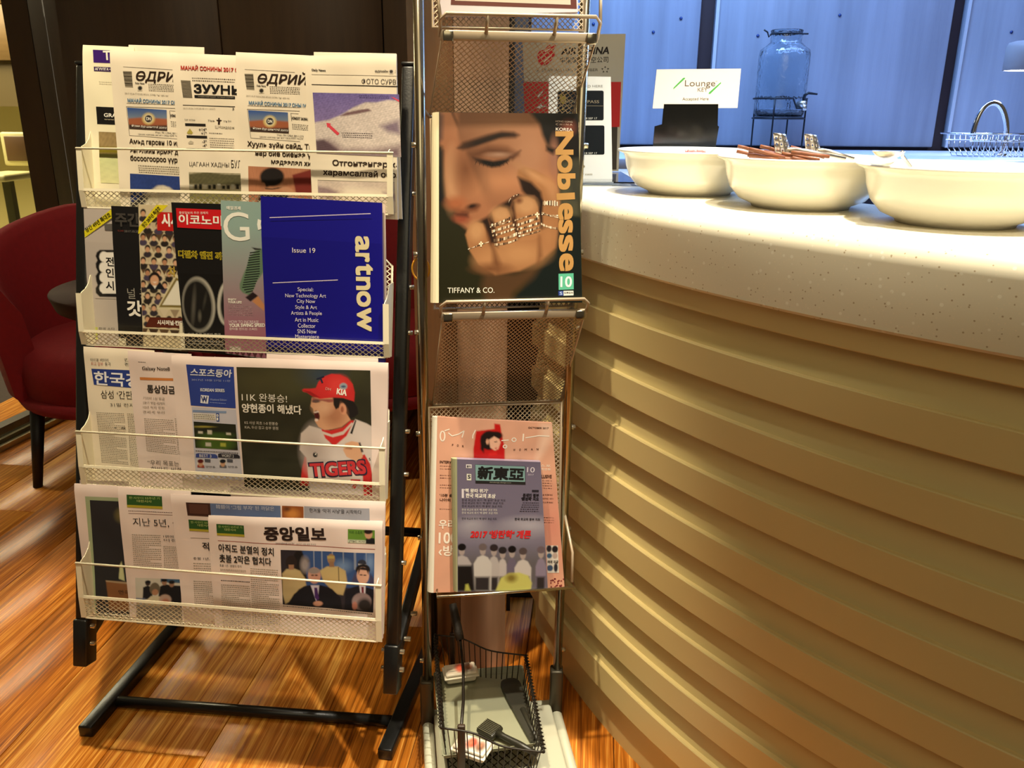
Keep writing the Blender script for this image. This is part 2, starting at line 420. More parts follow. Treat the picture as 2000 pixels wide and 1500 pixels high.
# dark panelled wall behind the racks, in panels with recessed joints
DW = 3.3
wx0 = aty(113, 400, DW).x
wall = struct('wall_back', MB().box((wx0 + .004, DW + .02, 0), (.05, DW + .12, 2.9)), black)
xs = [wx0, aty(430, 60, DW).x, aty(748, 60, DW).x, aty(900, 60, DW).x, .05]
for i in range(4):
    MB().rbox((xs[i] + .002, DW, .02), (xs[i + 1] - .002, DW + .02, 2.9), .002, seg=1).build('panel', wood_dark, wall)
MB().box((wx0, DW - .012, 0), (.05, DW, .02)).build('plinth_strip', black, wall)
# left end of that wall: its lighter edge facing the glazing
pO = aty(67, 400, DW + .0)
struct('wall_end', MB().prism([(wx0, DW, 0), (wx0, DW + .12, 0), (pO.x, DW + .12, 0), (pO.x, DW, 0)], (0, 0, 2.9)), wood_side)
# glazing on the left with a metal floor channel
g0, g1 = onz(0, 885, 0), onz(118, 825, 0)
gd = (g1 - g0).normalized(); gs = g0 - gd * 1.2; ge = g1 + gd * (DW - g1.y) * .97
gn = Vector((-gd.y, gd.x, 0))
def along(a, b, n0, n1, z0, z1):
    A = a + gn * n0; B = b + gn * n0; Cc = b + gn * n1; D = a + gn * n1
    return [(A.x, A.y, z0), (B.x, B.y, z0), (Cc.x, Cc.y, z0), (D.x, D.y, z0)]
win = struct('window_1', MB().prism(along(gs, ge, .02, .055, 0, 0), (0, 0, .035)), mat('brushed_channel', (120, 112, 84), .4, .6))
MB().prism(along(gs, ge, 0, .02, 0, 0), (0, 0, .02)).build('floor_channel', mat('channel_edge', (190, 180, 150), .35, .7), win)
MB().prism(along(gs, ge, .055, .1, 0, 0), (0, 0, .06)).build('outer_channel', mat('dark_channel', (40, 38, 30), .5), win)
gm = glass('clear_pane', (250, 250, 250)); 
MB().prism([(p[0], p[1], .036) for p in along(gs, ge, .034, .04, .036, 0)], (0, 0, 2.85)).build('pane', gm, win)
# concourse beyond the glass
struct('concourse_floor', MB().box((-8, 1.2, -.03), (-1.95, 7.6, -.012)), mat('pale_terrazzo', (205, 196, 150), .3, noise=.12, nscale=5))
struct('concourse_wall', MB().box((-8, 6.4, 0), (-1.3, 6.5, 2.9)), mat('cream_wall', (212, 196, 130), .8, noise=.1, nscale=2))
b0 = aty(40, 208, 5.6).z; b1 = aty(40, 122, 5.6).z
struct('trim_1', MB().box((-6, 5.5, b0), (-2.2, 5.7, b1)), mat('brown_fascia', (84, 68, 30), .6))
for k in range(6):
    MB().rbox((-6, 5.45 - .0, b1 + .004 + k * .32), (-2.2, 5.6, b1 + .32 + k * .32), .004, seg=1).build('trim_%d' % (k + 2), mat('oak_cladding', (120, 92, 52), .5, noise=.3, nscale=3, stretch=(1, 8, 14)), kind='structure')
z0 = aty(40, 445, 4.2).z
# ceiling
ceil = struct('ceiling', MB().box((-8, -1.5, 2.9), (4, 7.6, 3.0)), mat('ceiling_paint', (190, 176, 140), .9))

# ---- walnut pillar behind the slim rack
q1 = onz(900, 1305, 0); q2 = onz(986, 1305, 0); q0 = onz(839, 1202, 0)
pil = thing('pillar', 'narrow walnut veneered pillar between the dark wall and the blue wall', 'pillar', (q1.x, q1.y, 0))
dback = (q0 - q1); q0b = q1 + dback * 1.05
loc = lambda v: (v.x - q1.x, v.y - q1.y, 0)
MB().prism([loc(q1 + Vector((.0015, .0, 0))), loc(q2), loc(q2 + dback), loc(q0b + Vector((.0015, 0, 0)))], (0, 0, 2.895)).build('front_panel', wood_lit, pil)
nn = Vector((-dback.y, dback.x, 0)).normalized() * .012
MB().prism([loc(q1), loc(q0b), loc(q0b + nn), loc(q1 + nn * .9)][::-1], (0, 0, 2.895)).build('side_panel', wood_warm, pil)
MB().tube([(.06, -.0005, 1.07), (.06, .002, 1.07)], .003, 10).build('screw', mat('screw_steel', (60, 66, 60), .3, .8), pil)
dbk = struct('wall_gap', MB().box((q2.x + .001, q1.y + .22, 0), (.0, 3.5, 2.9)), black)
struct('added_dark_gap_divider', MB().box((q2.x + .002, 1.80, 0), (.062, 1.83, .9)), black)  # black divider added to keep blue light out of the dark gap

# ---- blue-lit metal wall behind the counter
WB = 3.5
blue = mat('brushed_metal_wall', (150, 156, 168), .42, metal=.15, noise=.38, nscale=2, stretch=(9, 9, .5), bump=.15, bscale=30)
zb = aty(1600, 286, WB).z
edges = [(1036, 1358), (1386, 1838), (1862, 2400)]
wr = struct('wall_right', MB().box((.0, WB + .03, 0), (4.0, WB + .1, 2.9)), mat('wall_joint_brown', (40, 22, 24), .6))
for a, b in edges:
    xa = aty(a, 180, WB).x; xb = aty(b, 180, WB).x
    MB().rbox((xa, WB, zb), (xb, WB + .03, 2.9), .004, seg=1).build('panel', blue, wr)
    if a > 1100: MB().box((xa - .0005, WB - .008, zb), (xa + .012, WB - .0005, 2.9)).build('edge_trim', mat('pale_trim', (190, 196, 204), .35, .3), wr)
for (sx, sy) in ((1159, 47), (1276, 63), (1975, 63), (1480, 70), (1330, 36), (1640, 30)):
    p = aty(sx, sy, WB); MB().tube([(p.x, WB - .003, p.z), (p.x, WB, p.z)], .006, 8).build('screw', mat('wall_screw', (40, 60, 110), .4, .5), wr)
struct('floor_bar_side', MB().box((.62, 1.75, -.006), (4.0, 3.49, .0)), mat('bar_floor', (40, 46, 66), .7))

# ================================================================= curved bar
BX, BY, BR = 1.9039, 2.1875, 1.9303
def arc(prof, a0, a1, n, close=True):
    mb = MB(); vs = []; fs = []; m = len(prof)
    for k in range(n + 1):
        a = math.radians(a0 + (a1 - a0) * k / n)
        for r, z in prof: vs.append((BX - r * math.cos(a), BY - r * math.sin(a), z))
    for k in range(n):
        for i in range(m if close else m - 1):
            j = (i + 1) % m; fs.append((k * m + i, k * m + j, (k + 1) * m + j, (k + 1) * m + i))
    if close: fs += [tuple(range(m))[::-1], tuple(n * m + i for i in range(m))]
    mb.add(vs, fs, smooth=True); return mb
paintw = mat('cream_lacquer_slat', (206, 188, 132), .42, noise=.02, nscale=4)
A0, A1 = 15.3, 66
bar = thing('bar_counter', 'curved cream bar front of stepped horizontal slats', 'bar counter', (0, 0, 0))
ridge = [.8318, .7370, .6415, .5460, .4481, .3473, .2489, .1539]
dark = [.8793, .7843, .6901, .5944, .4971, .4000, .3000, .2010, .1001]
def slat(z0, z1, name='slat'):
    r = BR + .001; s = BR - .028
    autosmooth(arc([(s, z1), (r - .0015, z1), (r, z1 - .0015), (r, z0 + .0015), (r - .0015, z0), (s, z0)], A0, A1, 80).build(name, paintw, bar), 30)
slat(.8793, .9118)
for k in range(8): slat(dark[k + 1], ridge[k])
def cove(zt, zb): # recessed strip between two slats, leaning out towards the ledge below
    autosmooth(arc([(BR - .034, zb), (BR - .0075, zb), (BR - .0085, zb + .004), (BR - .017, zt), (BR - .034, zt)], A0 + .02, A1, 80).build('recessed_strip', paintw, bar), 30)
for k in range(8): cove(dark[k], ridge[k])
autosmooth(arc([(BR - .040, 0), (BR - .040, .1001), (BR - .018, .1001), (BR - .018, 0.0)], A0 + .05, A1, 80).build('plinth', paintw, bar), 30)
stone = mat('speckled_solid_surface', (236, 230, 212), .3, spec=.5)
nt = stone.node_tree; bs = nt.nodes['Principled BSDF']; tc = nt.nodes.new('ShaderNodeTexCoord')
def speck(scale, thr, rgb, prev):
    v = nt.nodes.new('ShaderNodeTexVoronoi'); v.inputs['Scale'].default_value = scale; nt.links.new(tc.outputs['Object'], v.inputs['Vector'])
    lt = nt.nodes.new('ShaderNodeMapRange'); lt.inputs[1].default_value = thr; lt.inputs[2].default_value = thr * .7; lt.inputs[3].default_value = 0; lt.inputs[4].default_value = 1; nt.links.new(v.outputs['Distance'], lt.inputs[0])
    rn = nt.nodes.new('ShaderNodeSeparateColor'); nt.links.new(v.outputs['Color'], rn.inputs[0])
    g = nt.nodes.new('ShaderNodeMath'); g.operation = 'GREATER_THAN'; g.inputs[1].default_value = .72; nt.links.new(rn.outputs[0], g.inputs[0])
    mu = nt.nodes.new('ShaderNodeMath'); mu.operation = 'MULTIPLY'; nt.links.new(g.outputs[0], mu.inputs[0]); nt.links.new(lt.outputs[0], mu.inputs[1])
    mx = nt.nodes.new('ShaderNodeMix'); mx.data_type = 'RGBA'; nt.links.new(mu.outputs[0], mx.inputs[0])
    if isinstance(prev, tuple): mx.inputs[6].default_value = (*prev, 1)
    else: nt.links.new(prev, mx.inputs[6])
    mx.inputs[7].default_value = (*lin(rgb), 1); return mx.outputs[2]
c_ = speck(110, .28, (236, 230, 208), lin((222, 213, 186)))
c_ = speck(170, .22, (176, 156, 122), c_)
c_ = speck(260, .3, (228, 216, 188), c_)
nt.links.new(c_, bs.inputs['Base Color'])
ZT = 1.0165
RO, RI = BR + .016, 1.585
pr = [(RI, .912), (RI, ZT - .004), (RI + .004, ZT)]
for k in range(7): t = PI / 2 * k / 6; pr.append((RO - .024 + .024 * math.sin(t), ZT - .024 + .024 * math.cos(t)))
pr += [(RO, .916), (RO - .004, .912)]
wt = arc(pr, 1.5, A1 + .5, 100).build('worktop', stone); autosmooth(wt, 35)
tag(wt, 'thick speckled cream stone worktop following the curve of the bar', 'worktop')
# back counter by the blue wall
bc = thing('back_counter', 'pale blue-lit back counter running along the blue wall', 'counter', (2.2, 3.2, 0))
MB().rbox((-2.15, -.48, .97), (1.75, .29, 1.0155), .006).build('countertop', mat('back_counter_top', (205, 208, 220), .4), bc)
MB().box((-2.13, -.45, .0), (1.75, .28, .97)).build('cabinet_front', mat('back_counter_front', (60, 66, 90), .6), bc)

# ================================================================= black-framed newspaper rack
RW, RLEN, RYAW, RLEAN = .575, 1.0532, .1181, .2478
RO3 = Vector((-.7775, 1.2655, .2016))
RR = Vector((math.cos(RYAW), -math.sin(RYAW), 0)); RB = Vector((math.sin(RYAW), math.cos(RYAW), 0))
RU = RB * math.sin(RLEAN) + Vector((0, 0, 1)) * math.cos(RLEAN); RN = RR.cross(RU).normalized()
def rk(x, y, n):
    P = onpl(x, y, RO3 + RN * n, RN) - RO3; return P.dot(RR), P.dot(RU)
RM = Matrix((RR, RU, RN)).transposed().to_4x4(); RM.translation = RO3
rack = thing('newspaper_rack', 'black framed newspaper stand with four white mesh trays', 'newspaper rack', M=Matrix.Translation(RO3 - Vector((0, 0, RO3.z))))
inv = rack.matrix_world.inverted()
L2R = inv @ RM                         # rack-plane coordinates -> root local
blk = mat('black_powder_coat', (20, 20, 18), .32, bump=.1, bscale=300)
whitem = mat('white_wire_coat', (232, 224, 196), .35)
steel = mat('zinc_bolt', (200, 192, 170), .25, .9)
def rloc(u, v, n): return L2R @ Vector((u, v, n))
for side, u in ((0, 0.0), (1, RW)):
    up = MB(); up.rbox((u - .011, -.01, -.03), (u + .011, RLEN, -.004), .004, L2R); up.build('upright', blk, rack)
    slv = MB().rbox((u - .013, -.012, -.034), (u + .013, .075, .0), .003, L2R).build('upright_sleeve', blk, rack)
    MB().rbox((u - .012, RLEN, -.031), (u + .012, RLEN + .006, -.003), .002, L2R).build('end_cap', blk, rack)
    for (v, s) in ((.028, 1), (.06, 1)):
        MB().tube([rloc(u - .02, v, -.016), rloc(u + .02, v, -.016)], .0045, 8).build('bolt', steel, rack)
# floor frame
wl = lambda P: inv @ P
fr = {}
for side, (fx, bx) in enumerate(((onz(168, 1440, 0), onz(330, 1250, 0)), (onz(752, 1485, 0), onz(818, 1325, 0)))):
    d = (bx - fx).normalized(); f0 = fx + Vector((0, 0, .012)); f1 = fx + d * .36 + Vector((0, 0, .012)); fr[side] = (f0, f1, d)
    p = d.cross(Vector((0, 0, 1)))
    def bar3(a, b, w_, h_, name):
        t = (b - a).normalized(); up = Vector((0, 0, 1)) if abs(t.z) < .9 else RB
        x = t.cross(up).normalized(); z = x.cross(t).normalized()
        Mx = Matrix((t, x, z)).transposed().to_4x4(); Mx.translation = a
        MB().rbox((0, -w_ / 2, -h_ / 2), ((b - a).length, w_ / 2, h_ / 2), .003, inv @ Mx).build(name, blk, rack)
    bar3(f0, f1, .028, .024, 'foot_bar')
    post0 = f1 - d * .012 + Vector((0, 0, .0)); bar3(post0, post0 + Vector((0, 0, .30)) , .026, .026, 'rear_post')
    ub = RO3 + RR * (RW * side) + RU * .045 - RN * .03
    bar3(ub, post0 + Vector((0, 0, .285)), .018, .026, 'brace')
    for t_ in (.12, .3):
        bp_ = ub + (post0 + Vector((0, 0, .285)) - ub) * t_
        MB().tube([wl(bp_ - RR * .02), wl(bp_ + RR * .02)], .0045, 8).build('bolt', steel, rack)
a, b = fr[0][0] + fr[0][2] * .09, fr[1][0] + fr[1][2] * .09
MB().tube([wl(a), wl(b)], .011, 14).build('front_crossbar', blk, rack)
a, b = fr[0][1] + Vector((0, 0, .27)), fr[1][1] + Vector((0, 0, .27))
MB().tube([wl(a), wl(b)], .010, 14).build('rear_crossbar', blk, rack)
for side, u in ((0, 0), (1, RW)):
    for yy in ((375, 560, 650, 845, 930, 1105) if side else (300, 575, 850, 1110)):
        v = rk(790 if side else 158, yy, 0)[1]
        MB().tube([rloc(u, v, -.017), rloc(u + (.018 if side else -.016), v, -.017)], .004, 8).build('bolt', steel, rack)

TOPS = [372, 648, 912, 1167]; BOTS = [405, 673, 946, 1206]; RAILS = [290, 575, 843, 1100]
TV = []; NB, NT, NR = .037, .045, .053
for k in range(4):
    vt = rk(172, TOPS[k], NT)[1]; vb = rk(172, BOTS[k], NB)[1]; vr = rk(160, RAILS[k], NR)[1]
    TV.append((vb, vt, vr))
    tray = MB(); u0 = rk(170, 400, NB)[0]; u1 = rk(752, 700, NB)[0]
    # tray floor (perforated), front strip and back panel
    tr = bpy.data.objects.new('tray', None); COL.objects.link(tr); tr.parent = rack; tr.matrix_parent_inverse = Matrix.Identity(4)
    tr.matrix_local = L2R; tr.empty_display_size = .03
    fs_ = Vector((0, vt - vb, NT - NB)); fl = fs_.length; fs_.normalize()
    m1 = lattice(MB(), (u0, vb, NB), (1, 0, 0), fs_, u1 - u0, fl, .0105, .0078, .0011, .0007); m1.build('front_mesh', whitem, tr)
    m2 = lattice(MB(), (u0, vb, .0), (1, 0, 0), (0, 0, 1), u1 - u0, NB, .0105, .0075, .0014, .0007); m2.build('base_mesh', whitem, tr)
    m3 = lattice(MB(), (u0, vb, 0), (1, 0, 0), (0, 1, 0), u1 - u0, .155, .0105, .0085, .0014, .0007); m3.build('back_mesh', whitem, tr)
    # rim strip along top of the front mesh
    MB().box((u0 - .001, vt - .001, NT - .0005), (u1 + .001, vt + .0035, NT + .002)).build('front_rim', whitem, tr)
    MB().box((u0 - .001, vb - .0015, NB - .001), (u1 + .001, vb + .001, NB + .0012)).build('base_rim', whitem, tr)
    MB().tube([(u0 + .002, vb, 0), (u0 + .002, vb + .150, 0), (u0 + .012, vb + .16, 0), (u1 - .012, vb + .16, 0), (u1 - .002, vb + .15, 0), (u1 - .002, vb, 0)], .0022, 6).build('back_frame', whitem, tr)
    for sgn, u in ((-1, u0), (1, u1)):
        prof = [(0, vb), (NB, vb), (NT, vt), (NR, vr), (NR - .002, vr + .004), (NR - .012, vr + .010), (NR - .021, vr + .020), (NR - .026, vr + .034), (0, vr + .04)]
        MB().prism([(u, v, n) for n, v in prof], (.0014 * sgn, 0, 0)).build('side_plate', whitem, tr)
        fl_ = [(u, vb, NB + .0005), (u, vt, NT + .0005), (u, vr + .002, NR + .0005)]
        ff = MB()
        for (P, Q) in zip(fl_[:-1], fl_[1:]):
            P = Vector(P); Q = Vector(Q); o = Vector((sgn * .0085, 0, 0)); e = Vector((0, 0, .0015))
            ff.prism([P - o * .15, P + o, Q + o, Q - o * .15], e)
        ff.build('side_flange', whitem, tr)
    if k != 1:
        MB().tube([(u0 - .009, vr, NR + .001), (u1 + .009, vr, NR + .001)], .0019, 8).build('front_rail', whitem, tr)

# ================================================================= slim chrome magazine rack
sP0 = Vector((-.158, 1.33, 0)); sP1 = Vector((.092, 1.365, 0))
SR = (sP1 - sP0).normalized(); SU = Vector((.0125, .012, 1)).normalized(); SU = (SU - SR * SU.dot(SR) + SR * .0125).normalized()
SNn = SR.cross(SU).normalized(); SW = (sP1 - sP0).length
def sk(x, y, n):
    P = onpl(x, y, sP0 + SNn * n, SNn) - sP0; return P.dot(SR), P.dot(SU)
def sw(u, v, n): return sP0 + SR * u + SU * v + SNn * n
chrome = mat('satin_chrome', (168, 160, 140), .22, 1.0)
bronze = mat('bronze_mesh_coat', (176, 158, 132), .4, .45)
greyp = mat('grey_plastic_foot', (176, 174, 152), .5)
srk = thing('magazine_rack', 'slim chrome post rack with sloped wire mesh magazine shelves', 'magazine rack', sP0)
sl_ = lambda P: P - sP0
for u in (0, SW):
    MB().tube([sl_(sw(u, .03, 0)), sl_(sw(u, 1.75, 0))], .0085, 16).build('post', chrome, srk)
    MB().tube([sl_(sw(u, .02, -.02)), sl_(sw(u, .018, .02)), sl_(sw(u, .018, .30))], .011, 12).build('foot', greyp, srk)
    for v in (.16, .42, .62, .80, .93, 1.1):
        MB().tube([sl_(sw(u, v, 0)), sl_(sw(u + (-.014 if u == 0 else .014), v, 0))], .0045, 8).build('bolt', steel, srk)
MB().tube([sl_(sw(0, .018, -.02)), sl_(sw(SW, .018, -.02))], .010, 12).build('base_crossbar', greyp, srk)
for u in (0, SW): MB().rbox((-.0125, -.013, .018), (.0125, .013, .12), .004, Matrix.Translation(sl_(sw(u, 0, 0)))).build('post_sleeve', mat('dark_sleeve', (70, 64, 50), .4, .6), srk)
LIPS = [(44, 838, 1152), (604, 848, 1136), (1160, 852, 1112)]; APX = [236, 793]
SH = []
for k, (yl, xl, xr) in enumerate(LIPS):
    u0, vl = sk(xl, yl, .075); u1, v2 = sk(xr, yl, .075)
    SH.append((u0, u1, vl))
AN, UN = .013, -.035
AP = [sk(960, y, AN)[1] for y in APX]; AP = [AP[0] + (AP[0] - AP[1])] + AP; AU = [sk(960, y, UN)[1] for y in APX]; AU = [None] + AU      # apex heights, top pocket first
pu0, pu1 = .012, SW - .008
for k in range(3):
    u0, u1, vl = SH[k]; shf = bpy.data.objects.new('shelf', None); COL.objects.link(shf); shf.parent = srk
    shf.empty_display_size = .03
    P = lambda u, v, n: sl_(sw(u, v, n))
    # back panel leaning from the apex above down to the lip
    va = AP[k]; A = P(u0 - .010, vl - .004, .055); Bt = P(u0 - .010, va, AN); e = P(u1 - .020, vl - .004, .055) - A
    vy = (Bt - A); ln = vy.length; wd = e.length
    mb = lattice(MB(), A, e.normalized(), vy.normalized(), wd, ln, .0080, .0080, .0012, .0009, .5)
    mb.build('back_mesh', bronze, shf)
    MB().tube([A, Bt, Bt + e, A + e], .0028, 8, closed=True).build('back_frame', bronze, shf)
    # lip wire
    z_ = .022
    c = [P(u0, vl - .016, .058), P(u0, vl + .004, .074), P(u0 + .008, vl + .012, .08), P(u1 - .008, vl + .012, .08), P(u1, vl + .004, .074), P(u1, vl - .016, .058)]
    if k == 2: c = [P(u0 - .002, vl + .004, .06), P(u0 - .004, vl, .085), P(u1 + .004, vl, .085), P(u1 + .002, vl + .004, .06)]
    MB().tube(c, .0028, 8).build('lip_wire', chrome if k == 2 else bronze, shf)
    if k < 2:
        for t in (.29, .72):
            uu = u0 + (u1 - u0) * t
            MB().tube([P(uu, vl + .012, .08), P(uu - .001, vl - .012, .066)], .0028, 8).build('lip_stay', bronze, shf)
        MB().rbox((-.0, -.004, -.014), ((u1 - u0), .004, .0), .002, Matrix.Translation(P(u0, vl - .008, .062)) @ Matrix((SR, -SNn, SU)).transposed().to_4x4()).build('lip_bar', bronze, shf)
        for uu in (u0 + .004, u1 - .018):
            MB().rbox((0, 0, 0), (.015, .015, .004), .0015, Matrix.Translation(P(uu, vl - .024, .0655)) @ Matrix((SR, SU, SNn)).transposed().to_4x4()).build('lip_clip', chrome, shf)
        # underside panel running down and back from the lip to the next apex
        A2 = P(u0 + .003, vl - .02, .06); ub0 = sk(835, 795, UN)[0]; ub1 = sk(1086, 790, UN)[0]; B2 = P(ub0, AU[k + 1] + .004, UN); C2 = P(ub1, AU[k + 1] + .004, UN); D2 = P(u1 - .003, vl - .02, .06)
        mb = MB(); n1 = round((D2 - A2).length / (.0044, .0036)[k]); n2 = round((B2 - A2).length / (.0050, .0040)[k])
        for i in range(n1):
            for j in range(n2):
                f = lambda a, b: (A2 * (1 - a / n1) + D2 * (a / n1)) * (1 - b / n2) + (B2 * (1 - a / n1) + C2 * (a / n1)) * (b / n2)
                a_, b_ = (f(i, j), f(i + 1, j + 1)) if (i + j) % 2 == 0 else (f(i, j + 1), f(i + 1, j))
                nz = (D2 - A2).cross(B2 - A2).normalized(); t = (b_ - a_).normalized(); q = t.cross(nz) * .00048; h = nz * .0009
                mb.add([a_ - q, a_ + q, b_ + q, b_ - q, a_ - q + h, a_ + q + h, b_ + q + h, b_ - q + h], [(0, 3, 2, 1), (4, 5, 6, 7), (0, 1, 5, 4), (2, 3, 7, 6)])
        mb.build('underside_mesh', bronze, shf)
        MB().tube([A2, B2, C2, D2], .0026, 8, closed=True).build('underside_frame', bronze, shf)
        for (Pq, Qq) in ((B2, P(0, AP[k + 1] + .02, 0)), (C2, P(SW, AP[k + 1] + .02, 0))):
            MB().tube([Pq, Qq], .003, 8).build('bracket', bronze, shf)
    if k != 1: MB().tube([P(u1, vl + .004, .074), P(u1 + .004, vl + .05, .05), P(SW, vl + .11, .0)], .0026, 8).build('side_wire', bronze, shf)
    if k == 0: MB().tube([P(u0, vl + .004, .074), P(u0 - .003, vl + .05, .05), P(0, vl + .11, .0)], .0026, 8).build('side_wire', bronze, shf)

# ================================================================= newspapers and magazines in the trays
news = mat('newsprint_paper', (224, 212, 190), .85, noise=.05, nscale=9)
news2 = mat('pinkish_newsprint', (222, 204, 196), .8, noise=.05, nscale=9)
cream = mat('cream_newsprint', (236, 228, 196), .8, noise=.03, nscale=6)
def mag(rgb): return mat('glossy_cover_%02x%02x%02x' % rgb, rgb, .3, coat=.3)
TG = ['newspapers in the top tray', 'magazines in the second tray', 'newspapers in the third tray', 'newspapers in the bottom tray']
def tsheet(k, n0, quad, thick, m, label, name='newspaper', ink=INKM, sl=.13, wave=.0012, cat='newspaper', group=True):
    vb = TV[k][0]; O = RO3 + RU * (vb + .003) + RN * (n0 * .85); Y = (RU + RN * sl).normalized()
    return Sheet(name, label, cat, O, RR, Y, quad, thick, m, ink, group=TG[k] if group else None, wave=wave)
BK = (38, 32, 28); GY = (120, 112, 100); WH = (240, 236, 226)
a_ = crop(140, 60, .24); b_ = crop(460, 80, .24)
# backing papers whose edges show above and behind
s = tsheet(0, .006, [(250, 87), (398, 92), (410, 414), (262, 407)], .003, news, 'newspaper behind the left papers of the top tray, only its top edge showing'); s.done()
s = tsheet(0, .006, [(612, 101), (773, 104), (786, 428), (622, 421)], .003, news, 'newspaper standing behind the snowy mountain photo paper, only its top edge showing'); s.done()
# 1a
s = tsheet(0, .010, [(160, 87), (262, 92), (275, 405), (171, 403)], .003, cream, 'cream paper with purple masthead block at the left end of the top tray')
s.rect('masthead', 181, 97, 250, 122, (58, 22, 110)); s.text('masthead', 'T', (203, 117), (217, 117), 17, WH, .03)
s.rect('section_label', 183, 130, 250, 139, (62, 40, 84)); s.text('section_label', 'АГУУЛГА •', (186, 137), (216, 138), 5, WH, .02)
s.micro('small_print', [(193, 158), (250, 161), (250, 169), (194, 166)], 2, (200, 190, 160))
s.rect('advertisement', 187, 208, 262, 242, (18, 16, 14)); s.text('advertisement', 'GRAND', (203, 228), (245, 230), 7, WH, .03); s.text('advertisement', 'www.grand', (203, 235), (245, 237), 4, (200, 190, 160), .01)
s.pic('photo', [(192, 257), (262, 260), (264, 310), (194, 307)], (150, 128, 86), [('n', .12, .3, .2), pol([(180, 286), (270, 288), (270, 300), (180, 298)], (120, 108, 20), 2), pol([(180, 299), (270, 300), (270, 320), (180, 318)], (66, 62, 16), 2)])
s.pic('photo', [(194, 308), (264, 311), (268, 360), (197, 357)], vgrad(308, (198, 204, 150), 358, (214, 212, 160)), [('n', .06, .1, .2)], 4)
s.done()
# 1b
def odriin(n0, quad, label, C, full, head, date):
    s = tsheet(0, n0, quad, .004, news, label)
    P = C
    s.quad('rule_lines', [P(420, 292), P(830, 318), P(830, 321), P(420, 295)], GY)
    q = [P(418, 328), P(490, 330), P(500, 462), P(436, 458)]
    s.quad('barcode', q, (150, 140, 120))
    for j in range(12):
        t = .06 + j * .075; w_ = .03 if j % 3 else .05
        A = [tuple(np.array(q[0]) * (1 - t) + np.array(q[3]) * t), tuple(np.array(q[1]) * (1 - t) + np.array(q[2]) * t), tuple(np.array(q[1]) * (1 - t - w_) + np.array(q[2]) * (t + w_)), tuple(np.array(q[0]) * (1 - t - w_) + np.array(q[3]) * (t + w_))]
        s.quad('barcode', A, (60, 52, 40), 2)
    s.text('masthead', full, P(518, 420 if len(full) > 3 else 400), P(1000, 438), 27, (42, 26, 14), .015, shear=.25)
    s.text('masthead', 'Daily News', P(520, 436), P(594, 440), 4, BK, .02)
    c = P(558, 468); s.pic('emblem', [(c[0] - 5, c[1] - 5), (c[0] + 5, c[1] - 5), (c[0] + 5, c[1] + 5), (c[0] - 5, c[1] + 5)], (214, 204, 182), [ell(c[0], c[1], 4.4, 4.4, (90, 84, 74), .6), ell(c[0], c[1], 3, 3, (30, 28, 26), .6)], .8)
    s.micro('small_print', [P(625, 430), P(870, 440), P(870, 505), P(630, 495)], 5, (90, 82, 70))
    s.text('dateline', date, P(432, 518), P(790, 540), 4, GY, .0)
    s.text('slogan', 'МАНАЙ СОНИНЫ 2017 ОНЫ IV УЛИРАЛ', P(455, 580), P(1060, 612), 9, (74, 116, 150), .02)
    s.quad('rule_lines', [P(445, 588), P(860, 604), P(860, 607), P(445, 591)], GY)
    for (p0, p1, p2, p3) in ((P(440, 615), P(870, 632), P(870, 636), P(440, 619)), (P(440, 615), P(444, 615), P(470, 850), P(466, 850)), (P(466, 850), P(870, 880), P(870, 883), P(466, 853)), (P(795, 650), P(800, 650), P(806, 715), P(801, 715)), (P(795, 650), P(860, 654), P(860, 657), P(795, 653))):
        s.quad('rule_lines', [p0, p1, p2, p3], GY)
    a0, a1, a2, a3 = P(448, 625), P(773, 645), P(780, 815), P(466, 798)
    cc = P(625, 716)
    s.pic('photo', [a0, a1, a2, a3], vgrad(a0[1], (40, 74, 140), cc[1], (110, 124, 140)), [pol([P(440, 715), P(560, 705), P(700, 712), P(800, 720), P(800, 840), P(440, 830)], (150, 86, 56), 2), pol([P(440, 760), P(600, 772), P(800, 770), P(800, 840), P(440, 830)], (58, 42, 34), 2), ell(cc[0], cc[1], 12, 11, (206, 186, 120), 2.5), ell(cc[0], cc[1], 8.5, 8.5, (200, 190, 170), .7), ell(cc[0], cc[1], 7, 7, (34, 30, 30), .7)], 1.3)
    s.text('photo_caption', 'DN', (cc[0] - 4, cc[1] + 3), (cc[0] + 4.5, cc[1] + 3.3), 6, WH, .02, 4)
    s.text('photo_caption', 'Өглөө бүр шинэтэй золго', P(482, 786), P(770, 805), 6, WH, .01, 4, shear=.3)
    s.text('notice', 'НЭМЭЛТ ЗАХИАЛГА', P(806, 700), P(960, 712), 5, BK, .03)
    s.micro('small_print', [P(806, 735), P(960, 748), P(966, 800), P(812, 786)], 4, (100, 92, 80))
    s.text('contact_line', 'Утас: 99112964, 88111373', P(680, 836), P(900, 850), 4.4, BK, .01); s.text('contact_line', 'Цахим хаягаар үнэ нэг сард 6000 төгрөг', P(540, 850), P(900, 868), 4, BK, 0)
    for (t, x0, y0, x1, y1, h) in head: s.text('headline', t, P(x0, y0), P(x1, y1), h, (48, 34, 20), .022)
    return s, P
s, P = odriin(.015, [(213, 97), (345, 103), (362, 412), (237, 408)], 'newspaper with italic masthead and blue mountain photo, second from left in the top tray', a_, 'ӨДРИЙН', [('Амьд гарсан 10 иргэн', 470, 928, 960, 950, 12), ('энгэлийн ирмэг дээр', 475, 1000, 950, 1022, 12), ('босоогоороо үүр цайлгав', 478, 1066, 1060, 1094, 13)], '2017.10.26 ПҮРЭВ №231 (5798) Үнэ 600 төг')
s.micro('small_print', [P(540, 1090), P(900, 1108), P(905, 1180), P(548, 1160)], 4, (130, 120, 100), fill=.5)
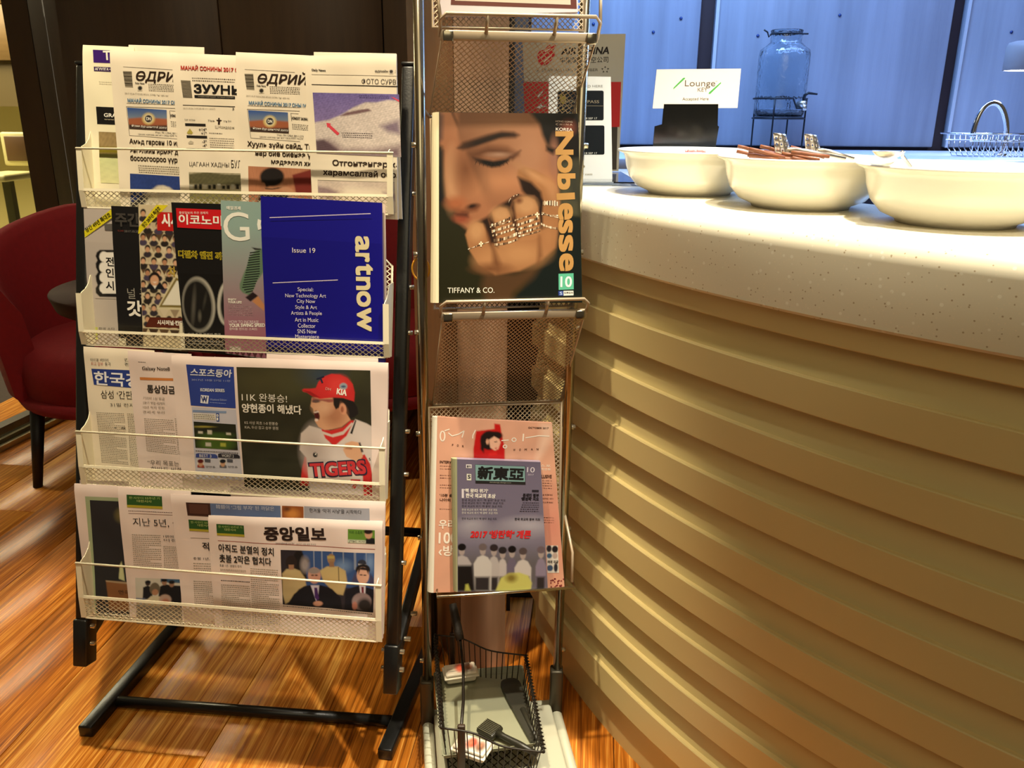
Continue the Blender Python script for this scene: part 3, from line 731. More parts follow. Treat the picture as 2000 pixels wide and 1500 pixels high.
s.pic('photo', [P(474, 1162), P(900, 1188), P(920, 1440), P(482, 1430)], (38, 58, 120), [pol([P(540, 1420), P(600, 1330), P(700, 1262), P(745, 1258), P(800, 1275), P(840, 1305), P(900, 1330), P(930, 1500), P(500, 1500)], (206, 196, 176), 2), pol([P(470, 1400), P(560, 1360), P(640, 1330), P(600, 1400), P(560, 1480), P(470, 1480)], (50, 46, 44), 3), ('n', .1, .4, .3)], 2); s.done()
# 1d
def bshift(dx, dy): return lambda x, y: (lambda p: (p[0] + dx, p[1] + dy))(a_(x, y))
s, P = odriin(.025, [(459, 101), (603, 108), (622, 421), (473, 416)], 'newspaper with black italic masthead and a photo of a dark-haired man at its foot', bshift(237 - .0, 5.0), 'ӨДРИЙН', [], '2017.10.27 БААСАН №232 (5799) Үнэ 600 төг')
for (t, x0, y0, x1, y1, h) in (('Хууль зүйн сайд, Тг', 96, 868, 620, 895, 13), ('нар бие биенээ үг', 160, 940, 640, 965, 13), ('мэдээлэл хийв', 290, 1008, 680, 1030, 12)): s.text('headline', t, b_(x0, y0), b_(x1, y1), h, (48, 34, 20), .022)
s.pic('photo', [b_(102, 1018), b_(640, 1045), b_(660, 1400), b_(112, 1390)], (168, 112, 82), [('n', .06, .5, .1), pol([b_(465, 1090), b_(640, 1040), b_(660, 1260), b_(500, 1260)], (112, 40, 32), 1.5), pol([b_(620, 1050), b_(660, 1040), b_(660, 1300), b_(625, 1300)], (120, 84, 60), 2), ell(*b_(300, 1180), 21, 24, (176, 124, 92), 2), ell(*b_(298, 1105), 24, 18, (26, 20, 18), 2), ell(*b_(250, 1140), 8, 12, (26, 20, 18), 2), ell(*b_(225, 1185), 5, 8, (160, 108, 80), 1), pol([b_(240, 1195), b_(300, 1200), b_(380, 1185), b_(380, 1196), b_(300, 1210), b_(245, 1206)], (50, 36, 30), 1), ell(*b_(430, 1225), 17, 8, (186, 136, 104), 2, .5), pol([b_(200, 1240), b_(420, 1235), b_(500, 1400), b_(150, 1400)], (40, 32, 30), 2)], 1.5); s.done()
# 1c
s = tsheet(0, .020, [(335, 103), (468, 108), (478, 417), (354, 412)], .004, news, 'newspaper with red slogan above a heavy black masthead, third from left in the top tray')
s.text('slogan', 'МАНАЙ СОНИНЫ 2017 ОНЫ', a_(890, 318), a_(1420, 340), 10, (176, 52, 38), .03)
s.micro('small_print', [a_(980, 378), a_(1330, 392), a_(1330, 432), a_(985, 418)], 2, (100, 92, 80))
s.quad('barcode', [a_(888, 402), a_(968, 406), a_(985, 548), a_(908, 545)], (150, 140, 120))
for j in range(12): s.quad('barcode', [a_(892 + j * 1.4, 408 + j * 11.5), a_(968 + j * 1.4, 412 + j * 11.5), a_(968 + j * 1.4, 417 + j * 11.5), a_(892 + j * 1.4, 413 + j * 11.5)], (60, 52, 40), 2)
s.text('masthead', 'ЗУУНЫ', a_(1000, 505), a_(1390, 522), 16.5, (22, 18, 14), .045)
s.quad('masthead_bar', [a_(1000, 523), a_(1330, 535), a_(1330, 558), a_(1002, 548)], (20, 18, 16)); s.text('masthead_bar', 'ҮНДЭСНИЙ ӨДӨР ТУТМЫН СОНИН', a_(1030, 542), a_(1320, 552), 3, (170, 160, 140), 0, 4)
s.quad('rule_lines', [a_(905, 603), a_(1330, 616), a_(1330, 623), a_(905, 608)], (40, 34, 26))
s.text('dateline', '2017.10.26 ПҮРЭВ № 211 (5627)', a_(908, 640), a_(1170, 645), 3.6, GY, 0); s.text('dateline', '3', a_(1308, 645), a_(1322, 646), 4, BK, .03)
s.text('weather', 'Цаг агаар', a_(918, 732), a_(1005, 736), 4, BK, .01)
for yy in (752, 850):
    s.quad('weather', [a_(920 + (yy - 752) * .12, yy), a_(1090 + (yy - 752) * .12, yy + 6), a_(1092 + (yy - 752) * .12, yy + 28), a_(922 + (yy - 752) * .12, yy + 22)], (30, 26, 22))
for (t, x, y) in (('+14°', 1035, 815), ('+1°', 1055, 845), ('-3°', 1062, 912), ('-4°', 1065, 945)): s.text('weather', t, a_(x, y), a_(1098, y + 2), 5.4, BK, .03)
s.poly('weather', [a_(935, 830), a_(960, 795), a_(985, 830), a_(975, 840), a_(945, 840)], (170, 156, 70)); s.poly('weather', [a_(945, 910), a_(965, 893), a_(990, 905), a_(985, 922), a_(950, 922)], (176, 166, 146))
s.text('column_title', 'Хэн нь', a_(1110, 738), a_(1165, 741), 4, BK, .01); s.text('column_title', 'хэн бэ?', a_(1236, 742), a_(1298, 745), 4, BK, .01)
s.poly('emblem', [a_(1175, 728), a_(1198, 722), a_(1225, 730), a_(1208, 738), a_(1206, 765), a_(1190, 763), a_(1192, 738)], (40, 24, 14)); s.poly('emblem', [a_(1193, 710), a_(1205, 710), a_(1205, 721), a_(1193, 721)], (40, 24, 14))
s.text('headline', 'Ц.Намдорж', a_(1170, 800), a_(1325, 806), 7, (70, 60, 46), 0)
s.micro('small_print', [a_(1120, 825), a_(1225, 830), a_(1225, 850), a_(1120, 846)], 1, GY)
s.micro('small_print', [a_(1122, 868), a_(1320, 876), a_(1324, 965), a_(1128, 956)], 5, GY)
s.quad('rule_lines', [a_(930, 956), a_(1105, 960), a_(1105, 963), a_(930, 959)], BK)
s.text('headline', 'ЦАГААН ХАДНЫ', a_(958, 1108), a_(1285, 1118), 10, (40, 28, 18), 0); s.text('headline', 'БУЛАГ', a_(1302, 1116), a_(1440, 1120), 15, (40, 28, 18), 0)
h_ = [pol([a_(950, 1165), a_(1100, 1148), a_(1250, 1168), a_(1420, 1172), a_(1420, 1260), a_(950, 1250)], (84, 80, 54), 2), ('n', .12, .25, .3)]
for x in range(960, 1400, 38): h_.append(pol([a_(x, 1262 - x % 17), a_(x + 26, 1262 - x % 17), a_(x + 26, 1290), a_(x, 1288)], (40, 40, 34) if x % 3 else (190, 186, 170), .8))
h_ += [pol([a_(950, 1290), a_(1420, 1300), a_(1420, 1440), a_(950, 1440)], (126, 120, 72), 2)]
s.pic('photo', [a_(952, 1150), a_(1390, 1160), a_(1400, 1440), a_(962, 1430)], (176, 166, 140), h_, 1.6); s.done()
# 1e
s = tsheet(0, .030, [(594, 108), (774, 105), (777, 429), (612, 422)], .005, news, 'newspaper with large snowy mountain photo and red arrow at right end of top tray')
s.text('masthead', 'Daily News', b_(622, 250), b_(733, 254), 5.5, BK, .02); s.text('masthead', 'ӨДРИЙН', b_(1134, 258), b_(1240, 260), 5.5, (60, 52, 44), .02, shear=.2); s.text('masthead', 'СОНИН', b_(1296, 260), b_(1330, 260), 5.5, (60, 52, 44), .0, shear=.2)
c = b_(1268, 250); s.pic('emblem', [(c[0] - 4, c[1] - 4), (c[0] + 4, c[1] - 4), (c[0] + 4, c[1] + 4), (c[0] - 4, c[1] + 4)], (214, 204, 190), [ell(c[0], c[1], 3.4, 3.4, (60, 54, 50), .6)], 1)
s.quad('rule_lines', [b_(620, 272), b_(1318, 285), b_(1318, 288), b_(620, 275)], GY); s.quad('rule_lines', [b_(620, 352), b_(1322, 367), b_(1322, 376), b_(620, 358)], (34, 26, 22))
s.text('masthead', 'ФОТО СУРВАЛЖЛАГА', b_(1028, 352), b_(1322 + 230, 362), 11, (66, 56, 52), -.004)
s.pic('photo', [b_(628, 420), b_(1330, 434), b_(1350, 946), b_(660, 915)], vgrad(180, (104, 92, 150), 250, (128, 112, 160)),
      [pol([b_(620, 665), b_(760, 640), b_(860, 600), b_(960, 540), b_(1060, 500), b_(1150, 500), b_(1240, 480), b_(1400, 490), b_(1400, 1000), b_(620, 1000)], (196, 184, 178), 2), ('n', .1, .35, .3),
       pol([b_(850, 610), b_(900, 580), b_(1000, 560), b_(1080, 550), b_(1110, 568), b_(1000, 590), b_(880, 610)], (110, 84, 88), 1.5), pol([b_(1180, 690), b_(1330, 640), b_(1350, 760), b_(1240, 740)], (120, 104, 120), 6),
       pol([b_(640, 820), b_(760, 800), b_(880, 880), b_(1100, 880), b_(1350, 850), b_(1350, 960), b_(640, 940)], (116, 96, 104), 9), pol([b_(650, 810), b_(720, 800), b_(850, 900), b_(660, 905)], (84, 66, 74), 3), ('n', .12, 1.3, 1.1)], 1.5)
s.poly('arrow', [b_(738, 665), b_(775, 672), b_(768, 682), b_(845, 752), b_(828, 768), b_(752, 698), b_(745, 706)], (206, 66, 80), 3); s.poly('arrow', [b_(1265, 455), b_(1290, 460), b_(1332, 482), b_(1332, 498)], (206, 76, 96), 3)
s.micro('small_print', [b_(860, 742), b_(1115, 748), b_(1115, 800), b_(870, 790)], 3, (90, 80, 80), 3); s.micro('small_print', [b_(1005, 440), b_(1250, 444), b_(1250, 474), b_(1010, 470)], 2, (70, 60, 110), 3)
s.text('headline', 'Отгонтэнгэр хайрхан', b_(790, 1026), b_(1560, 1050), 14.5, (50, 34, 22), .024); s.text('headline', 'харамсалтай осол', b_(715, 1102), b_(1345, 1128), 14.5, (50, 34, 22), .024)
s.quad('rule_lines', [b_(668, 1130), b_(1296, 1150), b_(1296, 1153), b_(668, 1133)], GY)
s.pic('photo', [b_(668, 1136), b_(1296, 1154), b_(1310, 1400), b_(680, 1390)], (196, 180, 168), [pol([b_(668, 1180), b_(760, 1195), b_(840, 1230), b_(780, 1290), b_(668, 1250)], (136, 116, 120), 4), ('n', .1, .3, .4), pol([b_(900, 1190), b_(1200, 1210), b_(1300, 1280), b_(1300, 1400), b_(800, 1400)], (214, 202, 186), 6), pol([b_(1200, 1230), b_(1300, 1250), b_(1300, 1300)], (150, 128, 134), 4)], 2.2); s.done()

# ---- second tray: magazines
c_ = crop(140, 380, .24); d_ = crop(460, 370, .24)
def msheet(n0, quad, th, rgb, label, **k): return tsheet(1, n0, quad, th, mag(rgb), label, name='magazine', ink=INKG, wave=0., cat='magazine', **k)
s = msheet(.008, [(162, 403), (290, 409), (300, 678), (176, 672)], .003, (182, 172, 164), 'grey magazine with yellow corner band and black cloud shape, leftmost in the second tray')
s.poly('cover_block', [c_(265, 240), c_(330, 238), c_(330, 290), c_(270, 288)], (96, 92, 88), 1)
s.poly('corner_band', [c_(103, 296), c_(330, 112), c_(330, 188), c_(108, 350)], (214, 202, 34), 2); s.text('corner_band', '창간 49년 특대호', c_(125, 310), c_(325, 178), 9.5, (60, 56, 10), .02)
lob = []
cl = [pol([c_(205, 470), c_(230, 450), c_(420, 450), c_(420, 836), c_(230, 832), c_(198, 800), c_(196, 760), c_(212, 735), c_(200, 700), c_(196, 660), c_(215, 630), c_(198, 590), c_(196, 560), c_(210, 535), c_(196, 500)], (22, 20, 20), 1)]
for (x, y) in ((262, 505), (260, 590), (262, 672), (262, 760)): cl.append(ell(*c_(x, y), 8.5, 10, (232, 228, 220), 1))
cl.append(pol([c_(270, 470), c_(420, 470), c_(420, 805), c_(250, 805)], (232, 228, 220), 1))
s.pic('speech_cloud', [c_(185, 440), c_(400, 448), c_(410, 850), c_(192, 845)], (182, 172, 164), cl, 1.3)
for t, y in (('전', 580), ('인', 672), ('시', 775)): s.text('cover_title', t, c_(283, y), c_(345, y + 3), 17, (24, 22, 22), .02)
s.text('cover_line', '한국 스타', c_(222, 1100), c_(352, 1104), 5, (60, 56, 50), 0); s.poly('cover_seal', [c_(165, 1080), c_(212, 1078), c_(212, 1180), c_(180, 1180)], (176, 180, 90), 1); s.done()
s = msheet(.0125, [(216, 402), (345, 407), (366, 690), (233, 676)], .003, (20, 18, 18), 'black magazine with grey Korean title and white lettering low on its cover')
s.text('cover_title', '주간경향', c_(360, 256), c_(760, 270), 26, (66, 62, 58), .03); s.text('cover_line', '2017.10.25', c_(430, 306), c_(545, 310), 4, (120, 116, 110), 0); s.text('cover_line', '제1249호', c_(375, 302), c_(425, 304), 4, (120, 50, 40), 0)
s.text('cover_headline', '널 공격', c_(458, 848), c_(700, 856), 21, (150, 146, 136), -.006); s.text('cover_headline', '갓뚜기', c_(460, 985), c_(800, 1000), 29, (236, 232, 222), .03)
s.rect('barcode', 231, 660, 246, 676, (206, 200, 176)); s.done()
s = msheet(.017, [(269, 399), (395, 404), (412, 690), (280, 679)], .0035, (196, 182, 152), 'magazine covered with a mosaic of triangular portraits, yellow band and red title block')
T = []
k_ = 0
for r_ in range(11):
    for q_ in range(7):
        x = 540 + q_ * 86 + (43 if r_ % 2 else 0); y = 180 + r_ * 88 + q_ * 5 + 20
        tone = [(214, 202, 172), (150, 132, 104), (88, 66, 46), (188, 172, 140), (206, 192, 164), (64, 48, 36)][(r_ * 5 + q_ * 3) % 6]
        T.append(pol([c_(x, y), c_(x + 84, y + 4), c_(x + 44, y + 82)], tone, .7))
for r_ in range(10):
    for q_ in range(6):
        x = 588 + q_ * 88 + (30 if r_ % 2 else -6); y = 148 + r_ * 95 + q_ * 5
        if r_ in (0, 8) and q_ > 1: continue
        fx, fy = c_(x, y)
        T += [ell(fx, fy + 11, 8, 6, [(50, 44, 50), (40, 34, 30), (70, 60, 80)][(r_ + q_) % 3], 1), ell(fx, fy - 1.5, 5.4, 6.4, (34, 26, 22), 1), ell(fx, fy + 1.5, 4.2, 5, [(196, 150, 116), (176, 128, 96), (206, 160, 128)][(r_ * 2 + q_) % 3], 1)]
fx, fy = c_(675, 690); T += [pol([c_(600, 760), c_(640, 700), c_(680, 730), c_(720, 700), c_(765, 765)], (20, 20, 28), 1), ell(fx, fy - 4, 11, 13, (26, 20, 18), 1), ell(fx, fy, 8.5, 10.5, (206, 158, 124), 1), pol([c_(660, 730), c_(695, 730), c_(678, 758)], (220, 214, 206), .8), pol([c_(660, 700), c_(695, 700), c_(678, 712)], (230, 214, 200), 1)]
T += [pol([c_(690, 925), c_(845, 640), c_(900, 660), c_(900, 930)], (206, 196, 160), 1), pol([c_(712, 908), c_(850, 665), c_(900, 690), c_(900, 912)], (120, 104, 50), 1), pol([c_(738, 890), c_(856, 690), c_(900, 700), c_(900, 892)], (224, 220, 204), 1)]
s.pic('portrait_mosaic', [c_(545, 84), c_(1010, 100), c_(1040, 1270), c_(585, 1250)], (198, 184, 152), T, 1.15)
s.poly('title_block', [c_(695, 140), c_(900, 150), c_(900, 300), c_(698, 292)], (186, 30, 26), 3); s.text('title_block', '시사저널', c_(738, 256), c_(1030, 266), 24, WH, .03, 4)
s.poly('banner', [c_(638, 998), c_(900, 1004), c_(900, 1086), c_(600, 1078)], (86, 34, 18), 3); s.text('banner', '시사저널·칸타퍼블릭', c_(700, 1058), c_(1010, 1070), 9, WH, .03, 4)
s.poly('corner_band', [c_(542, 320), c_(548, 262), c_(690, 84), c_(786, 86), c_(560, 312)], (216, 202, 34), 3); s.text('corner_band', '창간 28주년 특대호', c_(590, 272), c_(728, 118), 8, (60, 56, 10), .02, 4)
s.text('cover_glyph', '차', c_(790, 665), c_(850, 668), 19, (176, 150, 60), .03, 4); s.done()
s = msheet(.022, [(333, 395), (452, 399), (466, 696), (362, 684)], .004, (17, 15, 14), 'black magazine with red title block, yellow headline and a car-dial photo')
s.quad('title_block', [c_(849, 110), c_(1300, 128), c_(1305, 290), c_(860, 268)], (196, 24, 30), 1); s.text('title_block', '중앙일보의 주간 경제지', c_(876, 158), c_(1110, 160), 5, WH, .01); s.text('title_block', '이코노미스트', c_(876, 240), c_(1420, 262), 19, WH, .025)
o_ = crop(140, 380, .24); R = []
cx, cy = c_(1035, 895); R += [ell(cx, cy, 32, 54, (168, 164, 152), 1.5, -.1), ell(cx - 2, cy + 1, 28.5, 50, (24, 22, 20), 3, -.1), ell(cx - 10, cy + 4, 3, 26, (88, 84, 76), 3, .06), ell(cx + 2, cy + 22, 3, 9, (90, 86, 76), 2), ell(cx + 12, cy - 8, 2, 12, (60, 58, 52), 2, .2)]
cx, cy = c_(1270, 880); R += [ell(cx, cy, 20, 44, (190, 186, 174), 1.2, .06), ell(cx + 4, cy, 18, 41, (26, 24, 22), 2, .06)]
s.pic('photo', [c_(885, 640), c_(1290, 655), c_(1300, 1150), c_(905, 1125)], (17, 15, 14), R, 1.5)
s.text('cover_headline', '디젤차 엔진 꺼졌나', c_(872, 512), c_(1330, 536), 14, (196, 176, 40), .05); s.text('cover_headline', '디젤차 엔진 꺼졌나', c_(874, 510), c_(1328, 534), 13, (60, 54, 20), .0, 4)
s.text('cover_line', '차의 주간 경제지 한국', c_(945, 1146), c_(1215, 1150), 5, (206, 200, 190), .01)
s.micro('small_print', [c_(945, 1180), c_(1235, 1190), c_(1235, 1235), c_(950, 1228)], 2, (150, 146, 140))
s.quad('barcode', [c_(875, 1042), c_(912, 1044), c_(925, 1250), c_(888, 1248)], (216, 208, 184), 2); s.done()
s = msheet(.027, [(431, 391), (512, 395), (523, 702), (440, 690)], .0045, (150, 150, 146), 'golf magazine with white G title over a teal to mauve cover and a plaid sleeve')
S1 = [pol([d_(165, 490), d_(205, 470), d_(240, 480), d_(240, 640), d_(200, 700), d_(170, 740), d_(150, 800), d_(110, 850), d_(60, 830), d_(36, 800), d_(34, 760), d_(60, 690), d_(98, 600), d_(110, 545)], (96, 122, 96), 1.2)]
for i in range(24):
    yy = 492 + i * 14; S1.append(pol([d_(30, yy + 30), d_(240, yy), d_(240, yy + 5), d_(30, yy + 35)], (40, 50, 44), .6)) if False else None
S1 = [q for q in S1 if q]
S1 += [pol([d_(80, 868), d_(140, 822), d_(185, 856), d_(122, 902)], (34, 22, 26), 1), pol([d_(134, 898), d_(185, 856), d_(235, 930), d_(232, 980), d_(210, 960)], (186, 128, 84), 1), pol([d_(130, 462), d_(205, 472), d_(205, 482), d_(160, 484)], (28, 22, 18), 1)]
s.pic('cover_photo', [(431, 391.5), (512, 395.5), (523, 700), (440, 689)], vgrad(440, (140, 166, 160), 640, (150, 96, 112)), S1, 1.6, 1)
for i in range(17):
    x0 = 112 - i * 4.5 if i < 14 else 50 + (i - 14) * 14; y = 500 + i * 20
    s.poly('plaid_lines', [d_(max(x0, 38) + 6, y + 12), d_(198 - max(0, i - 9) * 8, y), d_(198 - max(0, i - 9) * 8, y + 7), d_(max(x0, 38) + 6, y + 19)], (38, 48, 42), 3)
s.text('cover_title', '매일경제', c_(1262, 122), c_(1375, 126), 7, WH, .02)
s.text('cover_title', 'G', c_(1242, 376), c_(1452, 380), 56, (236, 236, 226), .012, 4); s.text('cover_title', 'O', d_(180, 402), d_(390, 410), 56, (236, 236, 226), .012, 4)
for t, x1, y, h, bd in (('ENJOY', 1342, 864, 4.6, .03), ('YOUR LIFE!', 1384, 884, 4.6, .03)): s.text('cover_line', t, c_(1275, y), c_(x1, y + 2), h, WH, bd)
s.micro('small_print', [c_(1277, 898), c_(1470, 906), c_(1476, 996), c_(1282, 988)], 5, (216, 190, 196), fill=.5)
s.text('cover_line', 'HOW TO INCREASE', c_(1282, 1046), d_(190, 1090), 5.5, (226, 210, 214), -.005); s.text('cover_line', 'YOUR SWING SPEED', c_(1283, 1078), d_(240, 1118), 6.5, WH, .03)
s.text('cover_line', '장타를 만드는 스피드', c_(1284, 1102), d_(180, 1146), 4.6, WH, .01)
s.micro('small_print', [c_(1285, 1205), c_(1480, 1212), c_(1482, 1240), c_(1286, 1232)], 1, (206, 186, 190))
s.quad('barcode', [c_(1287, 1236), c_(1374, 1238), c_(1376, 1270), c_(1288, 1268)], (190, 180, 172), 2); s.done()
s = msheet(.0300, [(560, 385), (752, 399), (756, 700), (575, 692)], .003, (228, 206, 186), 'thin pale-edged magazine showing behind the right side of the blue magazine'); s.done()
s = msheet(.034, [(507, 383), (745, 396), (751, 708), (521, 692)], .008, (16, 12, 128), 'deep blue art magazine with cream title running down its right side')
for q in ([(278, 226), (1100, 193), (1100, 200), (278, 233)], [(303, 757), (833, 733), (833, 740), (303, 764)]): s.quad('rule_lines', [d_(*p) for p in q], (206, 196, 216))
s.text('issue_number', 'Issue 19', d_(463, 513), d_(650, 517), 9.6, (232, 226, 232), .004)
for t, x0, x1, y in (('Special:', 507, 635, 838), ('New Technology Art', 407, 738, 889), ('City Now', 500, 650, 934), ('Style & Art', 488, 664, 983), ('Artists & People', 453, 704, 1031), ('Art in Music', 484, 676, 1078), ('Collector', 510, 652, 1126), ('SNS Now', 505, 661, 1172), ('Masterpiece', 488, 681, 1222)):
    s.text('contents_list', t, d_(x0, y - 2), d_(x1, y + 1), 9.5 if any(c in t for c in 'gypy') else 8, (224, 220, 232), .008)
for ch, y0, y1, h in (('a', 385, 503, 26), ('r', 522, 585, 26), ('t', 612, 690, 32), ('n', 716, 812, 26), ('o', 832, 948, 26), ('w', 966, 1146, 26)):
    s.text('cover_title', ch, d_(978 + (y0 - 385) * .025, y0), d_(978 + (y1 - 385) * .025, y1), h, (222, 210, 168), .05)
s.rect('page_edge', 519, 690, 520, 691, (16, 12, 128)); s.done()

# ---- third tray
e_ = crop(140, 660, .24); f_ = crop(440, 660, .24)
GYT = (148, 138, 122)
s = tsheet(2, .008, [(162, 677), (300, 685), (322, 954), (188, 947)], .004, news, 'newspaper with white title on a blue block at the left end of the third tray')
s.text('teaser', '아이폰 배터리', e_(155, 190), e_(300, 194), 6, (60, 56, 50), 0); s.text('teaser', '최고 갑부', e_(160, 222), e_(258, 226), 6.5, (170, 70, 56), 0); s.text('teaser', '등극', e_(272, 226), e_(318, 228), 6.5, BK, 0); s.text('teaser', '간판', e_(425, 190), e_(520, 194), 6, BK, 0); s.text('teaser', '전자', e_(428, 226), e_(520, 232), 6, BK, 0)
s.quad('masthead', [e_(160, 250), e_(620, 270), e_(640, 420), e_(182, 380)], (40, 58, 128)); s.text('masthead', '한국경제', e_(190, 380), e_(680, 412), 26, (228, 228, 232), .02)
s.text('headline', '삼성 ‘간판’ 교체', e_(243, 490), e_(640, 506), 16, (44, 38, 30), .01); s.text('headline', '31일 전자 사장', e_(318, 556), e_(620, 566), 7, (90, 84, 72), 0)
s.micro('small_print', [e_(205, 600), e_(430, 612), e_(462, 1036), e_(245, 1018)], 30, GYT); s.micro('small_print', [e_(452, 612), e_(640, 622), e_(660, 1080), e_(480, 1040)], 30, GYT); s.text('headline', '• 5', e_(350, 738), e_(438, 741), 3.6, BK, 0); s.done()
s = tsheet(2, .014, [(248, 685), (372, 692), (392, 957), (275, 952)], .004, news2, 'newspaper with an orange rule under a phone advertisement, second from left in third tray')
s.text('advertisement', 'Galaxy Note8', e_(576, 268), e_(800, 274), 8.5, (70, 58, 48), .015); s.micro('small_print', [e_(542, 192), e_(606, 195), e_(606, 204), e_(542, 201)], 1, BK)
s.quad('rule_lines', [e_(552, 320), e_(880, 330), e_(880, 350), e_(554, 342)], (196, 122, 62)); s.text('headline', '통상임금 소송', e_(616, 444), e_(980, 462), 15, (40, 34, 28), .02)
for i, y in enumerate((500, 538, 574, 612)): s.text('summary', ['기아차 1심 임금', '3분기 영업 4270억', '10년 적자 전환', '경제계 우려'][i], e_(580, y), e_(760, y + 6), 5.4, (130, 118, 100), 0)
s.micro('small_print', [e_(590, 652), e_(830, 664), e_(862, 955), e_(610, 925)], 19, GYT); s.micro('small_print', [e_(842, 650), e_(960, 660), e_(980, 960), e_(866, 950)], 19, GYT)
s.text('headline', '“우리 목표는 전쟁', e_(618, 1035), e_(980, 1050), 10, (70, 62, 50), 0); s.text('headline', '한반도 비핵화”', e_(645, 1088), e_(980, 1100), 10, (70, 62, 50), 0); s.done()
s = tsheet(2, .006, [(520, 691), (738, 700), (748, 975), (540, 968)], .004, news2, 'folded newspaper tucked behind the sports paper, only its top edge showing'); s.done()
s = tsheet(2, .020, [(333, 695), (758, 709), (752, 981), (358, 960)], .006, news2, 'sports newspaper with a shouting baseball player in a red cap across its front')
s.quad('masthead', [e_(930, 216), e_(1318, 236), e_(1338, 572), e_(968, 550)], (44, 62, 140)); s.text('masthead', '스포츠동아', e_(965, 310), e_(1300, 322), 15, (214, 216, 226), .02, shear=.15)
s.text('masthead', '2017년 10월 27일 11판', e_(975, 348), e_(1295, 358), 4, (150, 160, 200), 0); s.text('masthead', 'KOREAN SERIES', e_(1050, 434), e_(1246, 440), 6, (206, 210, 220), .03)
s.poly('masthead', [e_(1052, 464), e_(1118, 470), e_(1112, 535), e_(1048, 528)], (214, 214, 222), 2); s.text('masthead', 'W', e_(1058, 520), e_(1108, 522), 11, (40, 52, 110), .02, 4); s.text('masthead', 'Weekend Edition', e_(1126, 508), e_(1262, 512), 4, (140, 156, 206), 0, shear=.2); s.micro('small_print', [e_(1126, 520), e_(1255, 528), e_(1255, 538), e_(1126, 530)], 1, (140, 156, 206), 2)
s.quad('sidebar', [e_(975, 560), e_(1340, 582), e_(1392, 1160), e_(1008, 1150)], (186, 184, 196)); s.quad('sidebar', [e_(984, 586), e_(1262, 594), e_(1262, 612), e_(984, 604)], (120, 140, 176), 2)
s.quad('score_table', [e_(986, 612), e_(1172, 620), e_(1176, 668), e_(990, 664)], (214, 208, 196), 2); s.micro('small_print', [e_(990, 616), e_(1168, 622), e_(1172, 668), e_(994, 660)], 3, (110, 104, 100), 3); s.quad('score_table', [e_(1178, 610), e_(1204, 612), e_(1206, 680), e_(1182, 678)], (60, 80, 140), 2)
s.text('score_table', '0', e_(1184, 640), e_(1198, 641), 5, WH, .03); s.text('score_table', '1', e_(1186, 668), e_(1196, 669), 5, WH, .03)
s.pic('field_photo', [e_(992, 680), e_(1338, 702), e_(1355, 912), e_(1008, 892)], (34, 36, 24), [ell(*e_(1180, 860), 36, 15, (70, 96, 34), 4), ell(*e_(1175, 790), 30, 5, (60, 84, 34), 3), pol([e_(1030, 758), e_(1068, 760), e_(1068, 778), e_(1030, 776)], (190, 186, 170), .6), pol([e_(1106, 748), e_(1144, 750), e_(1144, 784), e_(1106, 782)], (190, 186, 170), .6), pol([e_(1262, 768), e_(1300, 770), e_(1300, 788), e_(1262, 786)], (190, 186, 170), .6), pol([e_(1090, 850), e_(1136, 852), e_(1136, 882), e_(1090, 880)], (190, 186, 170), .6), pol([e_(1212, 852), e_(1258, 854), e_(1258, 884), e_(1212, 882)], (170, 176, 70), .6), ell(*e_(1075, 722), 19, 1.6, (150, 140, 60), 1)], 1.4, 3)
for x0, t, cl2 in ((1010, 'BEST 3', (60, 74, 140)), (1192, 'WORST 3', (46, 44, 52))):
    s.poly('sidebar_label', [e_(x0, 944), e_(x0 + 20, 938), e_(x0 + 160, 946), e_(x0 + 178, 962), e_(x0 + 178, 980), e_(x0, 972)], cl2, 3); s.text('sidebar_label', t, e_(x0 + 30, 968), e_(x0 + 128, 973), 5.5, (220, 218, 220), 0, 4)
    s.pic('portrait', [e_(x0 + 8, 984), e_(x0 + 66, 988), e_(x0 + 70, 1058), e_(x0 + 12, 1054)], (206, 200, 196), [ell(*e_(x0 + 38, 1052), 8, 6, (150, 60, 50) if x0 < 1100 else (90, 90, 100), 1), ell(*e_(x0 + 38, 1022), 4.6, 6.5, (190, 146, 116), .8), ell(*e_(x0 + 38, 1003), 6, 4, (90, 26, 26) if x0 < 1100 else (30, 30, 36), .8)], 1, 3)
    s.text('sidebar', '양현종', e_(x0 + 80, 1056), e_(x0 + 160, 1060), 4, BK, 0); s.poly('sidebar_label', [e_(x0 + 72, 984), e_(x0 + 120, 988), e_(x0 + 120, 1014), e_(x0 + 74, 1010)], (80, 80, 90), 3)
s.micro('small_print', [e_(1008, 912), e_(1360, 930), e_(1360, 946), e_(1010, 928)], 1, (90, 84, 80), 3)
SK = (196, 146, 112)
